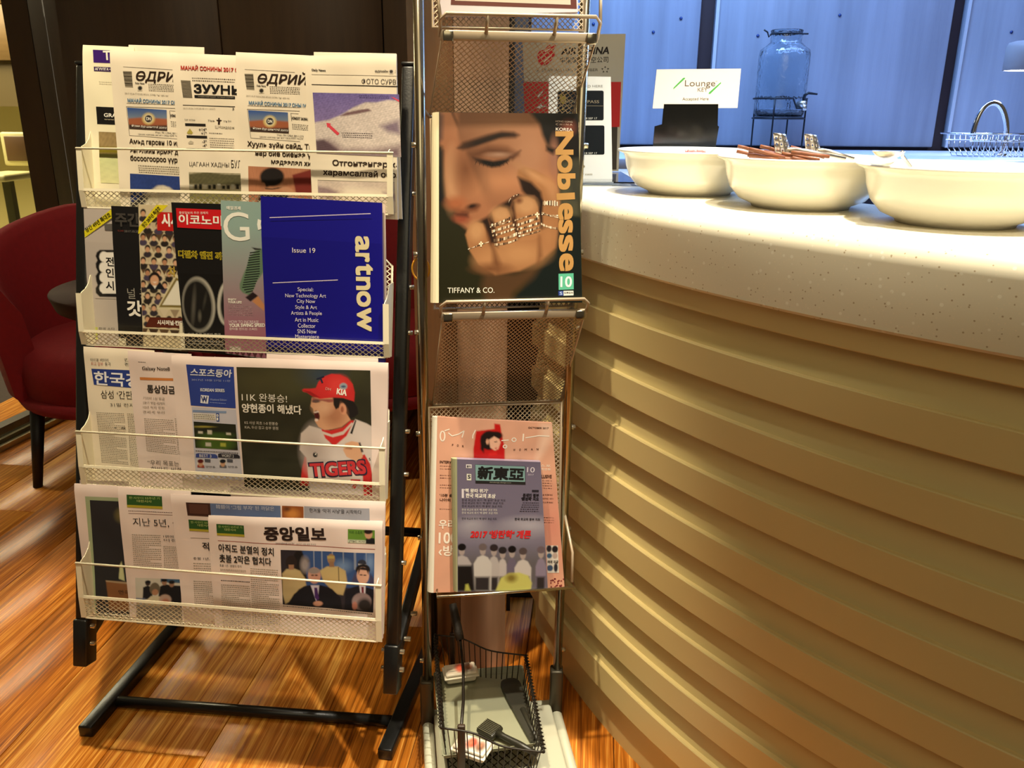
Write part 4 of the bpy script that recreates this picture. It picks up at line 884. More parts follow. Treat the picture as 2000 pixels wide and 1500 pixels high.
P_ = [('n', .12, .03, .04), ell(*f_(700, 330), 70, 30, (70, 70, 44), 30), ell(*f_(780, 300), 26, 14, (44, 60, 80), 20), ell(*f_(300, 350), 60, 30, (70, 66, 40), 30),
      pol([f_(850, 470), f_(1040, 505), f_(1075, 560), f_(1085, 610), f_(1050, 640), f_(1010, 655), f_(940, 600), f_(890, 560)], (28, 22, 20), 1),
      pol([f_(650, 960), f_(700, 980), f_(690, 1200), f_(615, 1200), f_(630, 1050)], (184, 44, 40), 1),
      pol([f_(620, 770), f_(690, 705), f_(790, 735), f_(880, 880), f_(1000, 740), f_(1060, 655), f_(1150, 690), f_(1200, 720), f_(1210, 1320), f_(700, 1320), f_(664, 970), f_(608, 905)], (198, 186, 180), 1.2),
      ell(*f_(740, 900), 24, 40, (180, 166, 160), 14), pol([f_(786, 735), f_(860, 745), f_(960, 720), f_(1020, 665), f_(1050, 665), f_(990, 790), f_(905, 862), f_(880, 862), f_(820, 810)], (188, 40, 40), 1),
      pol([f_(790, 750), f_(870, 778), f_(960, 752), f_(1030, 680), f_(1042, 690), f_(965, 778), f_(880, 800), f_(800, 775)], (196, 180, 170), .8), pol([f_(1060, 660), f_(1068, 665), f_(1035, 775), f_(1018, 768)], (24, 22, 22), .6),
      pol([f_(712, 478), f_(705, 520), f_(700, 548), f_(722, 570), f_(728, 605), f_(740, 640), f_(734, 668), f_(764, 715), f_(812, 742), f_(870, 736), f_(950, 716), f_(1022, 660), f_(985, 600), f_(940, 560), f_(900, 500), f_(880, 480)], SK, 1),
      ell(*f_(900, 620), 18, 20, (170, 116, 86), 10), ell(*f_(800, 560), 16, 12, (206, 160, 128), 8),
      pol([f_(880, 485), f_(940, 492), f_(930, 560), f_(905, 575), f_(888, 540)], (30, 24, 20), 1), ell(*f_(962, 570), 6.4, 11, (200, 140, 108), 1, -.2), ell(*f_(955, 575), 3, 6, (150, 90, 66), 1),
      ell(*f_(752, 622), 5, 9.5, (70, 20, 18), 1, -.25), ell(*f_(748, 660), 3.4, 2.6, (214, 190, 176), .8), pol([f_(724, 596), f_(762, 585), f_(770, 596), f_(735, 604)], (210, 190, 178), .8),
      pol([f_(715, 478), f_(780, 492), f_(884, 490), f_(886, 514), f_(850, 518), f_(800, 506), f_(762, 506), f_(745, 522), f_(716, 516)], (148, 84, 72), 1), ell(*f_(745, 508), 8, 3, (90, 70, 66), 1),
      pol([f_(632, 418), f_(648, 408), f_(700, 408), f_(745, 402), f_(765, 355), f_(810, 312), f_(870, 290), f_(940, 297), f_(1000, 325), f_(1040, 372), f_(1056, 440), f_(1050, 512), f_(960, 482), f_(880, 478), f_(780, 490), f_(720, 470), f_(672, 438), f_(640, 432)], (196, 44, 44), 1),
      ell(*f_(930, 380), 18, 16, (210, 60, 56), 8), pol([f_(632, 418), f_(700, 430), f_(780, 478), f_(720, 470), f_(672, 440)], (150, 28, 30), 1), ell(*f_(965, 390), 7.5, 6.5, (150, 160, 170), 1), ell(*f_(965, 392), 4.6, 2.2, (70, 90, 120), .8),
      pol([f_(1095, 955), f_(1135, 940), f_(1180, 1020), f_(1200, 1120), f_(1200, 1320), f_(1130, 1320), f_(1120, 1110), f_(1060, 1018)], (184, 40, 40), 1),
      pol([f_(980, 850), f_(1030, 832), f_(1082, 842), f_(1108, 880), f_(1120, 960), f_(1080, 1012), f_(1040, 985), f_(990, 960), f_(962, 905)], (206, 158, 124), 1), pol([f_(985, 870), f_(1040, 880), f_(1030, 900), f_(980, 895)], (160, 110, 82), 1.5), pol([f_(1085, 845), f_(1100, 842), f_(1126, 920), f_(1108, 925)], (70, 60, 60), 1),
      ell(*f_(737, 944), 4.6, 5, (34, 30, 30), .6)]
s.pic('photo', [f_(90, 237), f_(1180, 265), f_(1196, 1296), f_(158, 1236)], (44, 42, 28), P_, 1.25)
s.text('cap_letter', 'T', f_(764, 372), f_(822, 352), 11, (34, 34, 60), .03, 4); s.text('cap_letter', 'KIA', f_(908, 455), f_(985, 470), 11, WH, .04, 4); s.text('cap_letter', 'DH', f_(818, 420), f_(860, 428), 5, (206, 170, 160), .0, 4)
s.text('jersey_name', 'TIGERS', f_(698, 1134), f_(1150, 1106), 27, (44, 36, 56), .075, 4); s.text('jersey_name', 'TIGERS', f_(704, 1126), f_(1144, 1100), 24, (190, 52, 56), .045, 5)
s.text('jersey_emblem', 'Z', f_(727, 952), f_(748, 953), 4, WH, .02, 4); s.text('jersey_name', '7', f_(1030, 1220), f_(1100, 1222), 16, (190, 52, 56), .06, 4); s.text('jersey_emblem', 'S', f_(1170, 996), f_(1184, 996), 5, (50, 50, 60), 0, 4)
s.text('headline', '11K 완봉승!', f_(138, 512), f_(505, 528), 16, (226, 220, 208), .012, 4); s.text('headline', '양현종이 해냈다', f_(142, 604), f_(622, 622), 17, (226, 220, 208), .022, 4)
s.text('summary', 'KS 사상 최초 1-0 완봉승', f_(160, 700), f_(428, 712), 6.4, (190, 182, 168), .0, 4); s.text('summary', 'KIA, 두산 잡고 승부 원점', f_(162, 738), f_(430, 750), 6.4, (190, 182, 168), .0, 4); s.done()

# ---- bottom tray
g_ = crop(130, 920, .24); h2 = crop(440, 920, .24)
s = tsheet(3, .008, [(143, 945), (275, 952), (304, 1212), (172, 1204)], .0045, news2, 'pinkish newspaper with a dark plant-pot photo at the left end of the bottom tray')
s.quad('photo', [g_(150, 206), g_(600, 222), g_(620, 1230), g_(236, 1200)], (156, 168, 132))
s.pic('photo', [g_(190, 236), g_(600, 252), g_(610, 1200), g_(248, 1175)], (44, 42, 44), [ell(*g_(470, 355), 16, 14, (110, 100, 60), 6), pol([g_(318, 885), g_(560, 905), g_(560, 1140), g_(352, 1130)], (132, 88, 54), 1), pol([g_(318, 885), g_(560, 905), g_(560, 918), g_(320, 896)], (170, 150, 120), .8), pol([g_(425, 870), g_(432, 760), g_(446, 730), g_(462, 800), g_(474, 888)], (196, 198, 150), 1)], 1.6, 2)
s.text('plant_label', '연극', g_(425, 1000), g_(520, 1005), 8, (60, 40, 30), -.005, 4); s.done()
s = tsheet(3, .0035, [(154, 938), (250, 941), (275, 1212), (180, 1206)], .003, news2, 'folded newspaper at the very back left of the bottom tray, only its top edge showing'); s.done()
s = tsheet(3, .0035, [(450, 950), (738, 970), (742, 1240), (470, 1224)], .003, news2, 'folded newspaper at the very back right of the bottom tray, only its top edge showing'); s.done()
s = tsheet(3, .014, [(229, 953), (372, 960), (391, 1219), (255, 1210)], .0045, news2, 'newspaper with green box and uniformed people photo, second from left in the bottom tray')
def greenad(P, x, y, w_, hh):
    s.quad('advertisement', [P(x, y), P(x + w_, y + w_ * .05), P(x + w_ + 5, y + hh + w_ * .05), P(x + 5, y + hh)], (46, 84, 36)); s.quad('advertisement', [P(x + 5, y + hh), P(x + w_ + 5, y + hh + w_ * .05), P(x + w_ + 7, y + hh * 1.25 + w_ * .05), P(x + 7, y + hh * 1.25)], (170, 156, 48), 2)
    s.text('advertisement', '한·사우디 55주년 기', P(x + w_ * .08, y + hh * .42), P(x + w_ * .94, y + hh * .5), 4.6, (170, 190, 110), .01); s.text('advertisement', '대한시사', P(x + w_ * .3, y + hh * .75), P(x + w_ * .72, y + hh * .8), 4.8, (190, 200, 120), .01)
greenad(g_, 487, 192, 288, 82)
s.micro('small_print', [g_(505, 318), g_(860, 334), g_(860, 345), g_(505, 330)], 1, (90, 60, 60)); s.quad('rule_lines', [g_(505, 342), g_(900, 358), g_(900, 361), g_(505, 345)], (120, 80, 70))
s.text('headline', '지난 5년, 公기업', g_(545, 446), g_(1080, 470), 16, (40, 34, 30), .012); s.micro('small_print', [g_(535, 510), g_(762, 520), g_(775, 795), g_(548, 785)], 17, GYT); s.text('headline', '1면에 1', g_(788, 542), g_(900, 546), 5, BK, .01); s.text('headline', '이전', g_(790, 572), g_(900, 576), 5, BK, .01); s.micro('small_print', [g_(785, 610), g_(960, 618), g_(970, 800), g_(792, 795)], 13, GYT)
s.pic('photo', [g_(560, 868), g_(925, 884), g_(945, 1260), g_(575, 1240)], (196, 190, 178), [pol([g_(765, 870), g_(960, 880), g_(960, 915), g_(765, 905)], (60, 90, 120), 1), pol([g_(622, 1040), g_(625, 945), g_(660, 930), g_(700, 950), g_(700, 1040)], (30, 28, 32), 1), ell(*g_(662, 912), 5, 5, (60, 44, 40), .8), ell(*g_(662, 903), 5.5, 3, (28, 26, 30), .8),
      pol([g_(745, 1040), g_(760, 940), g_(800, 920), g_(850, 930), g_(930, 935), g_(960, 1120), g_(860, 1110)], (26, 24, 28), 1), ell(*g_(795, 905), 5, 6, (150, 112, 90), .8), ell(*g_(795, 890), 6, 3, (26, 24, 28), .8), ell(*g_(855, 920), 5, 6, (150, 112, 90), .8), ell(*g_(855, 905), 6, 3.4, (26, 24, 28), .8),
      pol([g_(640, 1060), g_(690, 1015), g_(760, 1020), g_(800, 1100), g_(640, 1100)], (196, 186, 160), 1), ell(*g_(718, 958), 10, 12, (104, 92, 76), 1), ell(*g_(722, 985), 6, 6, (170, 124, 96), 1), ell(*g_(803, 1045), 12, 10, (176, 150, 138), 1.4), ell(*g_(806, 1068), 8, 7, (170, 110, 90), 2), pol([g_(560, 1030), g_(640, 1034), g_(640, 1070), g_(560, 1066)], (110, 120, 150), 2), pol([g_(560, 1080), g_(960, 1100), g_(960, 1260), g_(560, 1240)], (120, 112, 100), 4)], 1.3); s.done()
s = tsheet(3, .020, [(332, 966), (752, 981), (747, 1248), (361, 1218)], .005, news2, 'newspaper with a blue banner across its top, third from left in the bottom tray')
s.quad('banner', [g_(970, 255), g_(1168, 262), g_(1176, 372), g_(984, 362)], (66, 40, 34)); s.quad('banner', [g_(995, 268), g_(1150, 274), g_(1156, 352), g_(1002, 346)], (86, 54, 44), 2)
s.quad('banner', [g_(1168, 262), h2(446, 284), h2(450, 400), g_(1176, 380)], (98, 114, 152)); s.text('banner', '韓銀이 ‘그림 부자’ 된 까닭은', g_(1218, 306), h2(398, 326), 8.5, (196, 200, 216), .0)
s.pic('photo', [h2(460, 284), h2(635, 290), h2(636, 400), h2(462, 396)], (150, 84, 40), [ell(*h2(545, 350), 12, 9, (200, 130, 60), 5), ell(*h2(500, 310), 6, 4, (96, 56, 34), 3)], 2)
s.quad('banner', [h2(640, 286), h2(1172, 306), h2(1176, 430), h2(642, 410)], (160, 160, 170)); s.text('banner', '한겨울 ‘악귀 사냥’을 시작하다', h2(686, 334), h2(1110, 352), 8, (50, 46, 50), .01)
greenad(g_, 990, 396, 250, 74); s.quad('rule_lines', [g_(1005, 545), g_(1200, 550), g_(1200, 553), g_(1005, 548)], GY)
s.text('headline', '적폐', g_(1106, 645), g_(1230, 650), 15, (34, 28, 28), .015); s.text('headline', '촛불 1년, 적폐', g_(1030, 724), g_(1240, 730), 5.5, BK, .01)
s.micro('small_print', [g_(1030, 745), g_(1240, 752), g_(1250, 830), g_(1036, 822)], 4, GYT); s.micro('small_print', [g_(1032, 890), g_(1240, 898), g_(1250, 1150), g_(1046, 1130)], 15, GYT); s.done()
s = tsheet(3, .027, [(405, 1008), (747, 1019), (744, 1249), (420, 1224)], .006, news2, 'newspaper with large Korean masthead and crowd photo, front right of the bottom tray')
greenad(g_, 1216, 432, 226, 74)
s.text('masthead', '중앙일보', h2(324, 560), h2(818, 568), 25, (40, 26, 22), .035); s.text('masthead', 'joongang.co.kr', h2(412, 596), h2(565, 600), 4.6, (80, 50, 46), 0); s.text('masthead', '2017년 10월 28일 토요일', h2(580, 600), h2(738, 605), 3.8, GY, 0)
s.quad('rule_lines', [g_(1230, 565), h2(1220, 634), h2(1220, 638), g_(1230, 569)], (150, 70, 60))
s.pic('portrait_ad', [h2(1000, 470), h2(1218, 480), h2(1218, 592), h2(1000, 580)], (96, 136, 50), [pol([h2(1140, 560), h2(1160, 540), h2(1215, 545), h2(1222, 600), h2(1140, 592)], (26, 26, 30), 1), ell(*h2(1168, 510), 7.5, 9.5, (196, 150, 120), 1), ell(*h2(1166, 490), 8.5, 5, (36, 26, 22), 1), pol([h2(1000, 555), h2(1145, 562), h2(1145, 590), h2(1000, 582)], (200, 204, 180), 1)], 1.1)
s.text('portrait_ad', '이의 스포트', h2(1012, 506), h2(1120, 510), 6, (50, 90, 40), 0, 4); s.text('portrait_ad', 'JTBC 시사', h2(1008, 578), h2(1140, 584), 5, (50, 46, 40), .0, 4)
s.text('headline', '아직도 분열의 정치', g_(1238, 655), h2(397, 688), 15, (36, 28, 24), .018); s.text('headline', '촛불 2막은 협치다', g_(1246, 740), h2(378, 768), 15, (36, 28, 24), .018)
s.text('summary', '촛불 1년 / 분열의 정치', g_(1246, 778), g_(1425, 786), 4.8, BK, .0)
s.micro('small_print', [g_(1250, 795), g_(1460, 805), g_(1462, 826), g_(1252, 816)], 2, GYT); s.micro('small_print', [g_(1256, 884), g_(1492, 896), g_(1492, 912), g_(1258, 900)], 1, BK)
s.micro('small_print', [g_(1258, 920), g_(1492, 932), g_(1500, 1290), g_(1270, 1270)], 22, GYT); s.micro('small_print', [h2(206, 786), h2(430, 800), h2(450, 1270), h2(222, 1256)], 28, GYT)
BL_ = (52, 78, 128); O1 = (36, 28, 28)
K = [pol([h2(630, 645), h2(1220, 665), h2(1220, 960), h2(640, 930)], BL_, 2)]
for x in (720, 785, 870, 960, 1050, 1060, 1145): K.append(pol([h2(x, 645), h2(x + 7, 645), h2(x + 9, 800), h2(x + 2, 800)], (150, 156, 170), .8))
K += [ell(*h2(960, 770), 14, 10, (110, 136, 176), 8), ell(*h2(1180, 740), 8, 16, (110, 136, 176), 6),
      ell(*h2(600, 700), 10, 12, (26, 22, 22), 1.5), pol([h2(560, 720), h2(650, 700), h2(690, 730), h2(650, 770), h2(670, 900), h2(580, 900)], (28, 24, 24), 1.5), ell(*h2(650, 760), 8, 14, (150, 140, 140), 4),
      pol([h2(466, 830), h2(500, 795), h2(560, 790), h2(610, 810), h2(650, 870), h2(660, 930), h2(600, 960), h2(530, 1060), h2(490, 1080), h2(468, 1000)], (176, 156, 112), 1.5), ell(*h2(540, 740), 11, 13, (40, 30, 28), 1), pol([h2(518, 760), h2(560, 760), h2(560, 800), h2(520, 800)], (150, 110, 84), 1),
      pol([h2(770, 810), h2(830, 775), h2(920, 775), h2(980, 810), h2(994, 900), h2(960, 1010), h2(900, 1000), h2(800, 900)], (184, 162, 112), 1.5), ell(*h2(865, 715), 7.5, 10, (150, 118, 84), 1), pol([h2(832, 690), h2(892, 690), h2(890, 712), h2(834, 712)], (176, 156, 90), 1), pol([h2(848, 735), h2(884, 735), h2(890, 780), h2(850, 780)], (140, 104, 76), 1), pol([h2(920, 780), h2(926, 780), h2(930, 900), h2(924, 900)], (70, 60, 44), .6),
      pol([h2(510, 1080), h2(560, 1000), h2(640, 940), h2(690, 930), h2(780, 930), h2(870, 960), h2(940, 1030), h2(960, 1180), h2(500, 1160)], (22, 20, 26), 1.2), pol([h2(695, 930), h2(765, 930), h2(758, 1000), h2(740, 1060)], (190, 184, 200), 1), pol([h2(724, 950), h2(748, 950), h2(764, 1040), h2(748, 1058), h2(728, 1030)], (66, 36, 90), .8), ell(*h2(726, 850), 12.5, 16, (190, 142, 124), 1), ell(*h2(724, 812), 11.5, 6, (140, 128, 124), 1.4), ell(*h2(712, 848), 3, 1.4, (70, 50, 46), .7), ell(*h2(742, 848), 3, 1.4, (70, 50, 46), .7), pol([h2(715, 885), h2(742, 885), h2(738, 892), h2(720, 892)], (110, 60, 54), .7), ell(*h2(755, 1080), 9, 5, (180, 130, 108), 1),
      pol([h2(980, 970), h2(1050, 940), h2(1100, 930), h2(1160, 945), h2(1230, 970), h2(1230, 1180), h2(970, 1130)], (24, 22, 30), 1.2), pol([h2(1030, 900), h2(1060, 820), h2(1080, 900)], (70, 64, 90), 2), pol([h2(1180, 830), h2(1215, 880), h2(1215, 950), h2(1170, 940)], (60, 56, 84), 2), ell(*h2(1115, 752), 8.5, 8, (46, 48, 60), 1), pol([h2(1085, 752), h2(1150, 758), h2(1150, 768), h2(1086, 766)], (190, 190, 196), .7), ell(*h2(1122, 800), 14, 11, (30, 24, 24), 1), ell(*h2(1122, 848), 12, 16.5, (206, 160, 138), 1), pol([h2(1085, 840), h2(1085, 790), h2(1120, 778), h2(1165, 790), h2(1166, 840), h2(1150, 805), h2(1100, 800)], (30, 24, 24), 1), ell(*h2(1108, 842), 3, 1.2, (60, 40, 40), .6), ell(*h2(1138, 845), 3, 1.2, (60, 40, 40), .6), pol([h2(1090, 915), h2(1145, 915), h2(1140, 1000), h2(1100, 990)], (206, 200, 210), 1), pol([h2(1108, 940), h2(1128, 940), h2(1130, 1000), h2(1112, 1000)], (110, 36, 50), .8),
      ell(*h2(1112, 1060), 19, 17, (140, 120, 120), 1.4), ell(*h2(1135, 1090), 14, 13, (40, 34, 34), 4), ell(*h2(1055, 1095), 5, 8, (170, 110, 96), 1.2)]
s.pic('photo', [h2(452, 640), h2(1215, 668), h2(1205, 1150), h2(468, 1085)], (44, 38, 44), K, 1.15)
s.micro('small_print', [h2(470, 1092), h2(1200, 1158), h2(1200, 1172), h2(470, 1106)], 1, (80, 74, 66)); s.text('headline', '아직도 분열의', h2(760, 1202), h2(1180, 1222), 6, BK, .01); s.done()

# ================================================================= magazines on the slim rack
def ssheet(k, dn, quad, thick, m, label, name='magazine', lift=.0):
    u0, u1, vl = SH[k]; A = sw(0, vl - .004 + lift, .055 + dn); B = sw(0, AP[k], AN + dn); Y = (B - A).normalized()
    return Sheet(name, label, 'magazine', A, SR, Y, quad, thick, m, INKG, wave=0., fold=False)
def spine(s, px, col, m, depth=.010):
    """rounded back of the magazine showing on the left: from front edge pixels to px outer pixels"""
    tl = Vector((*(s.q[0]), 0)); bl = Vector((*(s.q[3]), 0)); o = Vector((*s.org, 0)); tl -= o; bl -= o
    k = (s.uv(px[0][0], px[0][1]) - Vector(tl[:2])).length
    k2 = (s.uv(px[1][0], px[1][1]) - Vector(bl[:2])).length
    mb = MB(); f = s.th
    n = 4; vs = []
    for j, (p, kk) in enumerate(((bl, k2), (tl, k))):
        for i in range(n + 1):
            t = i / n; vs.append((p.x - kk * math.sin(t * PI / 2), p.y, f - .0002 - f * (1 - math.cos(t * PI / 2))))
        vs.append((p.x, p.y, 0))
    m_ = n + 2
    fs = [(i, i + 1, m_ + i + 1, m_ + i)[::-1] for i in range(n + 1)] + [tuple(range(m_)), tuple(range(m_, 2 * m_))[::-1]]
    mb.add(vs, fs); return mb.build('spine', m, s.root)
i_ = crop(800, 200, .26667)
s = ssheet(1, .003, [(855, 219), (1127, 224), (1137, 593), (857, 592)], .012, mag((58, 56, 30)), 'large glossy magazine with close-up face and ringed fingers on the slim rack')
spine(s, ((842, 219), (841, 590)), None, mat('page_block', (226, 216, 180), .6, noise=.08, nscale=2, stretch=(300, 2, 300)))
SKN = (198, 148, 112)
F = [pol([i_(200, 60), i_(880, 60), i_(950, 160), i_(1000, 300), i_(1080, 330), i_(1075, 420), i_(1090, 560), i_(1080, 900), i_(900, 1100), i_(700, 1000), i_(420, 930), i_(340, 860), i_(330, 800), i_(360, 740), i_(260, 700), i_(250, 560), i_(235, 430), i_(230, 320), i_(200, 300)], (190, 138, 104), 5),
     ell(*i_(700, 170), 62, 30, (206, 158, 122), 26), ell(*i_(300, 560), 12, 46, (222, 178, 140), 9), ell(*i_(640, 560), 60, 26, (206, 154, 116), 22), ell(*i_(860, 380), 36, 44, (208, 160, 126), 20),
     pol([i_(200, 60), i_(236, 100), i_(232, 260), i_(200, 300)], (120, 92, 84), 5), pol([i_(190, 330), i_(235, 350), i_(230, 540), i_(250, 720), i_(190, 740)], (40, 38, 44), 6),
     pol([i_(340, 330), i_(380, 290), i_(560, 235), i_(660, 212), i_(750, 218), i_(790, 240), i_(760, 258), i_(640, 262), i_(480, 316), i_(380, 345)], (88, 58, 40), 4), pol([i_(350, 330), i_(480, 285), i_(640, 232), i_(720, 232), i_(600, 268), i_(420, 325)], (50, 32, 22), 3),
     pol([i_(420, 370), i_(560, 320), i_(700, 330), i_(780, 380), i_(700, 400), i_(560, 372), i_(450, 410)], (138, 94, 66), 8), ell(*i_(640, 378), 17, 3.5, (214, 176, 150), 4),
     pol([i_(450, 395), i_(520, 410), i_(600, 425), i_(690, 412), i_(728, 396), i_(715, 425), i_(650, 462), i_(590, 470), i_(520, 448), i_(470, 425)], (26, 18, 16), 3), pol([i_(720, 395), i_(800, 350), i_(740, 420)], (120, 80, 58), 4),
     ell(*i_(400, 480), 20, 30, (150, 104, 74), 18), ell(*i_(450, 752), 11, 4.5, (44, 22, 16), 3, -.2), pol([i_(260, 700), i_(330, 770), i_(420, 780), i_(500, 750), i_(480, 780), i_(380, 800), i_(300, 760)], (130, 78, 52), 6), ell(*i_(330, 730), 18, 12, (196, 130, 92), 8),
     ell(*i_(370, 840), 15, 9, (176, 104, 78), 5), pol([i_(320, 800), i_(420, 800), i_(420, 830), i_(340, 820)], (110, 64, 46), 4),
     pol([i_(850, 60), i_(1240, 80), i_(1245, 500), i_(1180, 480), i_(1100, 560), i_(1070, 420), i_(1000, 320), i_(960, 240), i_(940, 160)], (34, 27, 24), 5), ell(*i_(1150, 190), 14, 14, (150, 92, 74), 8), ell(*i_(1045, 400), 9, 34, (186, 140, 116), 5), pol([i_(990, 320), i_(1060, 340), i_(1040, 380), i_(990, 350)], (46, 32, 26), 4),
     pol([i_(1100, 430), i_(1240, 420), i_(1245, 840), i_(1180, 830), i_(1090, 800), i_(1090, 560)], (104, 102, 82), 8), pol([i_(1130, 500), i_(1210, 420), i_(1240, 500), i_(1240, 720), i_(1180, 700)], (82, 82, 70), 8),
     pol([i_(200, 780), i_(330, 900), i_(420, 950), i_(460, 1160), i_(600, 1260), i_(800, 1300), i_(1060, 1060), i_(1080, 870), i_(1260, 830), i_(1275, 1480), i_(200, 1480)], (60, 58, 26), 6),
     pol([i_(1090, 820), i_(1270, 840), i_(1275, 1480), i_(730, 1480), i_(880, 1280), i_(1060, 1100)], (32, 46, 42), 2.5),
     pol([i_(540, 1230), i_(760, 1250), i_(900, 1200), i_(1000, 1120), i_(900, 1280), i_(760, 1400), i_(730, 1480), i_(560, 1480), i_(520, 1350)], (112, 84, 56), 9),
     # hand
     pol([i_(560, 830), i_(640, 750), i_(780, 670), i_(960, 700), i_(1090, 760), i_(1080, 960), i_(960, 1120), i_(700, 1200), i_(500, 1100), i_(400, 940), i_(480, 870)], (62, 40, 28), 4),
     pol([i_(775, 520), i_(785, 485), i_(830, 470), i_(900, 490), i_(980, 530), i_(1050, 580), i_(1090, 680), i_(1090, 800), i_(1080, 920), i_(968, 910), i_(962, 800), i_(968, 720), i_(940, 650), i_(880, 596), i_(800, 572)], (190, 142, 100), 2.5),
     pol([i_(780, 540), i_(880, 580), i_(950, 650), i_(968, 740), i_(900, 680), i_(850, 684), i_(812, 640)], (60, 38, 26), 4), ell(*i_(900, 528), 34, 6, (214, 168, 126), 5, .55), ell(*i_(1030, 640), 9, 26, (208, 160, 118), 7, -.35),
     pol([i_(590, 1030), i_(780, 975), i_(950, 930), i_(1085, 880), i_(1062, 1060), i_(960, 1150), i_(800, 1232), i_(620, 1262), i_(500, 1180)], (186, 138, 98), 3),
     pol([i_(728, 760), i_(742, 712), i_(790, 686), i_(850, 682), i_(905, 705), i_(932, 760), i_(946, 850), i_(956, 970), i_(900, 1000), i_(800, 1010), i_(768, 900)], (194, 146, 104), 2), pol([i_(728, 770), i_(742, 712), i_(760, 720), i_(762, 800), i_(800, 980), i_(786, 990), i_(756, 880)], (96, 62, 42), 3), ell(*i_(845, 745), 20, 16, (220, 176, 132), 7), ell(*i_(790, 712), 6, 5, (150, 104, 74), 4),
     pol([i_(562, 836), i_(600, 782), i_(650, 757), i_(700, 770), i_(726, 820), i_(746, 880), i_(780, 1000), i_(756, 1050), i_(640, 1062), i_(604, 960), i_(580, 890)], (192, 144, 102), 2), pol([i_(562, 840), i_(590, 800), i_(606, 830), i_(622, 940), i_(640, 1060), i_(612, 1040), i_(590, 920)], (92, 60, 40), 3), ell(*i_(660, 810), 18, 14, (218, 174, 130), 7),
     pol([i_(400, 960), i_(430, 892), i_(480, 866), i_(528, 880), i_(562, 950), i_(590, 1040), i_(652, 1180), i_(620, 1252), i_(500, 1182), i_(432, 1080)], (194, 146, 104), 2), pol([i_(540, 890), i_(566, 950), i_(600, 1050), i_(640, 1130), i_(612, 1120), i_(572, 1020)], (120, 80, 54), 4), ell(*i_(480, 935), 14, 18, (216, 172, 128), 7), ell(*i_(560, 1150), 24, 18, (208, 160, 116), 12), ell(*i_(800, 1110), 46, 22, (208, 162, 118), 14), ell(*i_(1010, 990), 14, 24, (196, 148, 106), 10), ell(*i_(590, 1215), 28, 9, (150, 106, 72), 8),
     pol([i_(600, 1040), i_(660, 1180), i_(640, 1240), i_(600, 1180)], (150, 106, 72), 6), pol([i_(940, 970), i_(960, 1120), i_(930, 1180)], (150, 106, 72), 6)]
s.pic('cover_photo', [(856, 219.6), (1126.5, 224.5), (1136.5, 592.5), (857.5, 591.5)], (58, 56, 30), F, 1.5, 1, ink=.64, con=1.3)
def ring(P, n, cols, wd=2.0):
    """strip of little bright and dark facets along a curved band"""
    for j in range(n):
        t0, t1 = j / n, (j + .82) / n
        def at(t, off):
            x = P[0][0] * (1 - t) ** 2 + 2 * P[1][0] * t * (1 - t) + P[2][0] * t * t; y = P[0][1] * (1 - t) ** 2 + 2 * P[1][1] * t * (1 - t) + P[2][1] * t * t
            return (x, y + off)
        hw = wd * random.uniform(.55, 1.05); s.poly('printed_ring', [at(t0, -hw), at(t1, -hw), at(t1, hw), at(t0, hw)], random.choice(cols), 3)
GD = [(232, 216, 190), (176, 150, 118), (96, 74, 54), (206, 186, 156), (60, 44, 34), (150, 124, 94)]
for (A, B, Cc, n, wd) in (((585, 905), (650, 890), (735, 850), 12, 2.6), ((585, 918), (660, 900), (745, 872), 14, 1.6), ((598, 950), (680, 925), (765, 900), 14, 3.0), ((603, 980), (690, 960), (772, 925), 14, 2.4), ((612, 1015), (700, 1010), (785, 965), 12, 3.4), ((618, 1045), (710, 1045), (790, 1005), 14, 2.4),
                          ((765, 870), (840, 845), (935, 820), 16, 1.6), ((778, 905), (860, 880), (945, 850), 14, 3.0), ((782, 935), (870, 915), (955, 885), 14, 2.6), ((790, 965), (880, 945), (958, 915), 14, 2.6), ((795, 985), (880, 970), (955, 945), 12, 1.8),
                          ((425, 1078), (500, 1050), (578, 1025), 18, 1.1), ((970, 745), (1030, 740), (1080, 750), 12, 5.5), ((962, 812), (1020, 840), (1085, 850), 12, 1.4), ((962, 825), (1010, 835), (1085, 835), 10, 1.2), ((958, 895), (1010, 925), (1080, 930), 12, 2.4), ((720, 740), (730, 690), (800, 678), 10, 1.1)):
    ring([i_(*A), i_(*B), i_(*Cc)], n, GD, wd)
for (x, y) in ((520, 1040), (930, 828)): s.poly('printed_ring', [i_(x - 5, y - 18), i_(x + 5, y - 18), i_(x + 5, y + 20), i_(x - 5, y + 20)], (230, 214, 180), 4); s.poly('printed_ring', [i_(x - 16, y - 6), i_(x + 16, y - 8), i_(x + 16, y + 2), i_(x - 16, y + 6)], (230, 214, 180), 4)
for i in range(9): s.poly('eyelashes', [i_(480 + i * 27, 435 + 14 * math.sin(i / 8 * PI)), i_(486 + i * 27, 435 + 14 * math.sin(i / 8 * PI)), i_(470 + i * 31, 466 + 22 * math.sin(i / 8 * PI))], (34, 22, 18), 3)
s.text('edition_line', 'HONG KONG', i_(1060, 152), i_(1183, 158), 3.6, (216, 196, 180), .0); s.text('edition_line', 'C H I N A', i_(1062, 174), i_(1183, 178), 3.4, (206, 180, 160), .0); s.text('edition_line', 'KOREA', i_(1062, 214), i_(1184, 220), 6, (232, 222, 206), .01)
GOLD = (176, 132, 74)
for ch, y0, y1, h, dx in (('N', 226, 388, 33, 0), ('o', 395, 520, 30, 2), ('b', 535, 650, 33, 4), ('l', 684, 716, 33, 8), ('e', 738, 862, 27, 12), ('s', 872, 965, 25, 16), ('s', 985, 1100, 26, 18), ('e', 1118, 1240, 27, 20)):
    pass
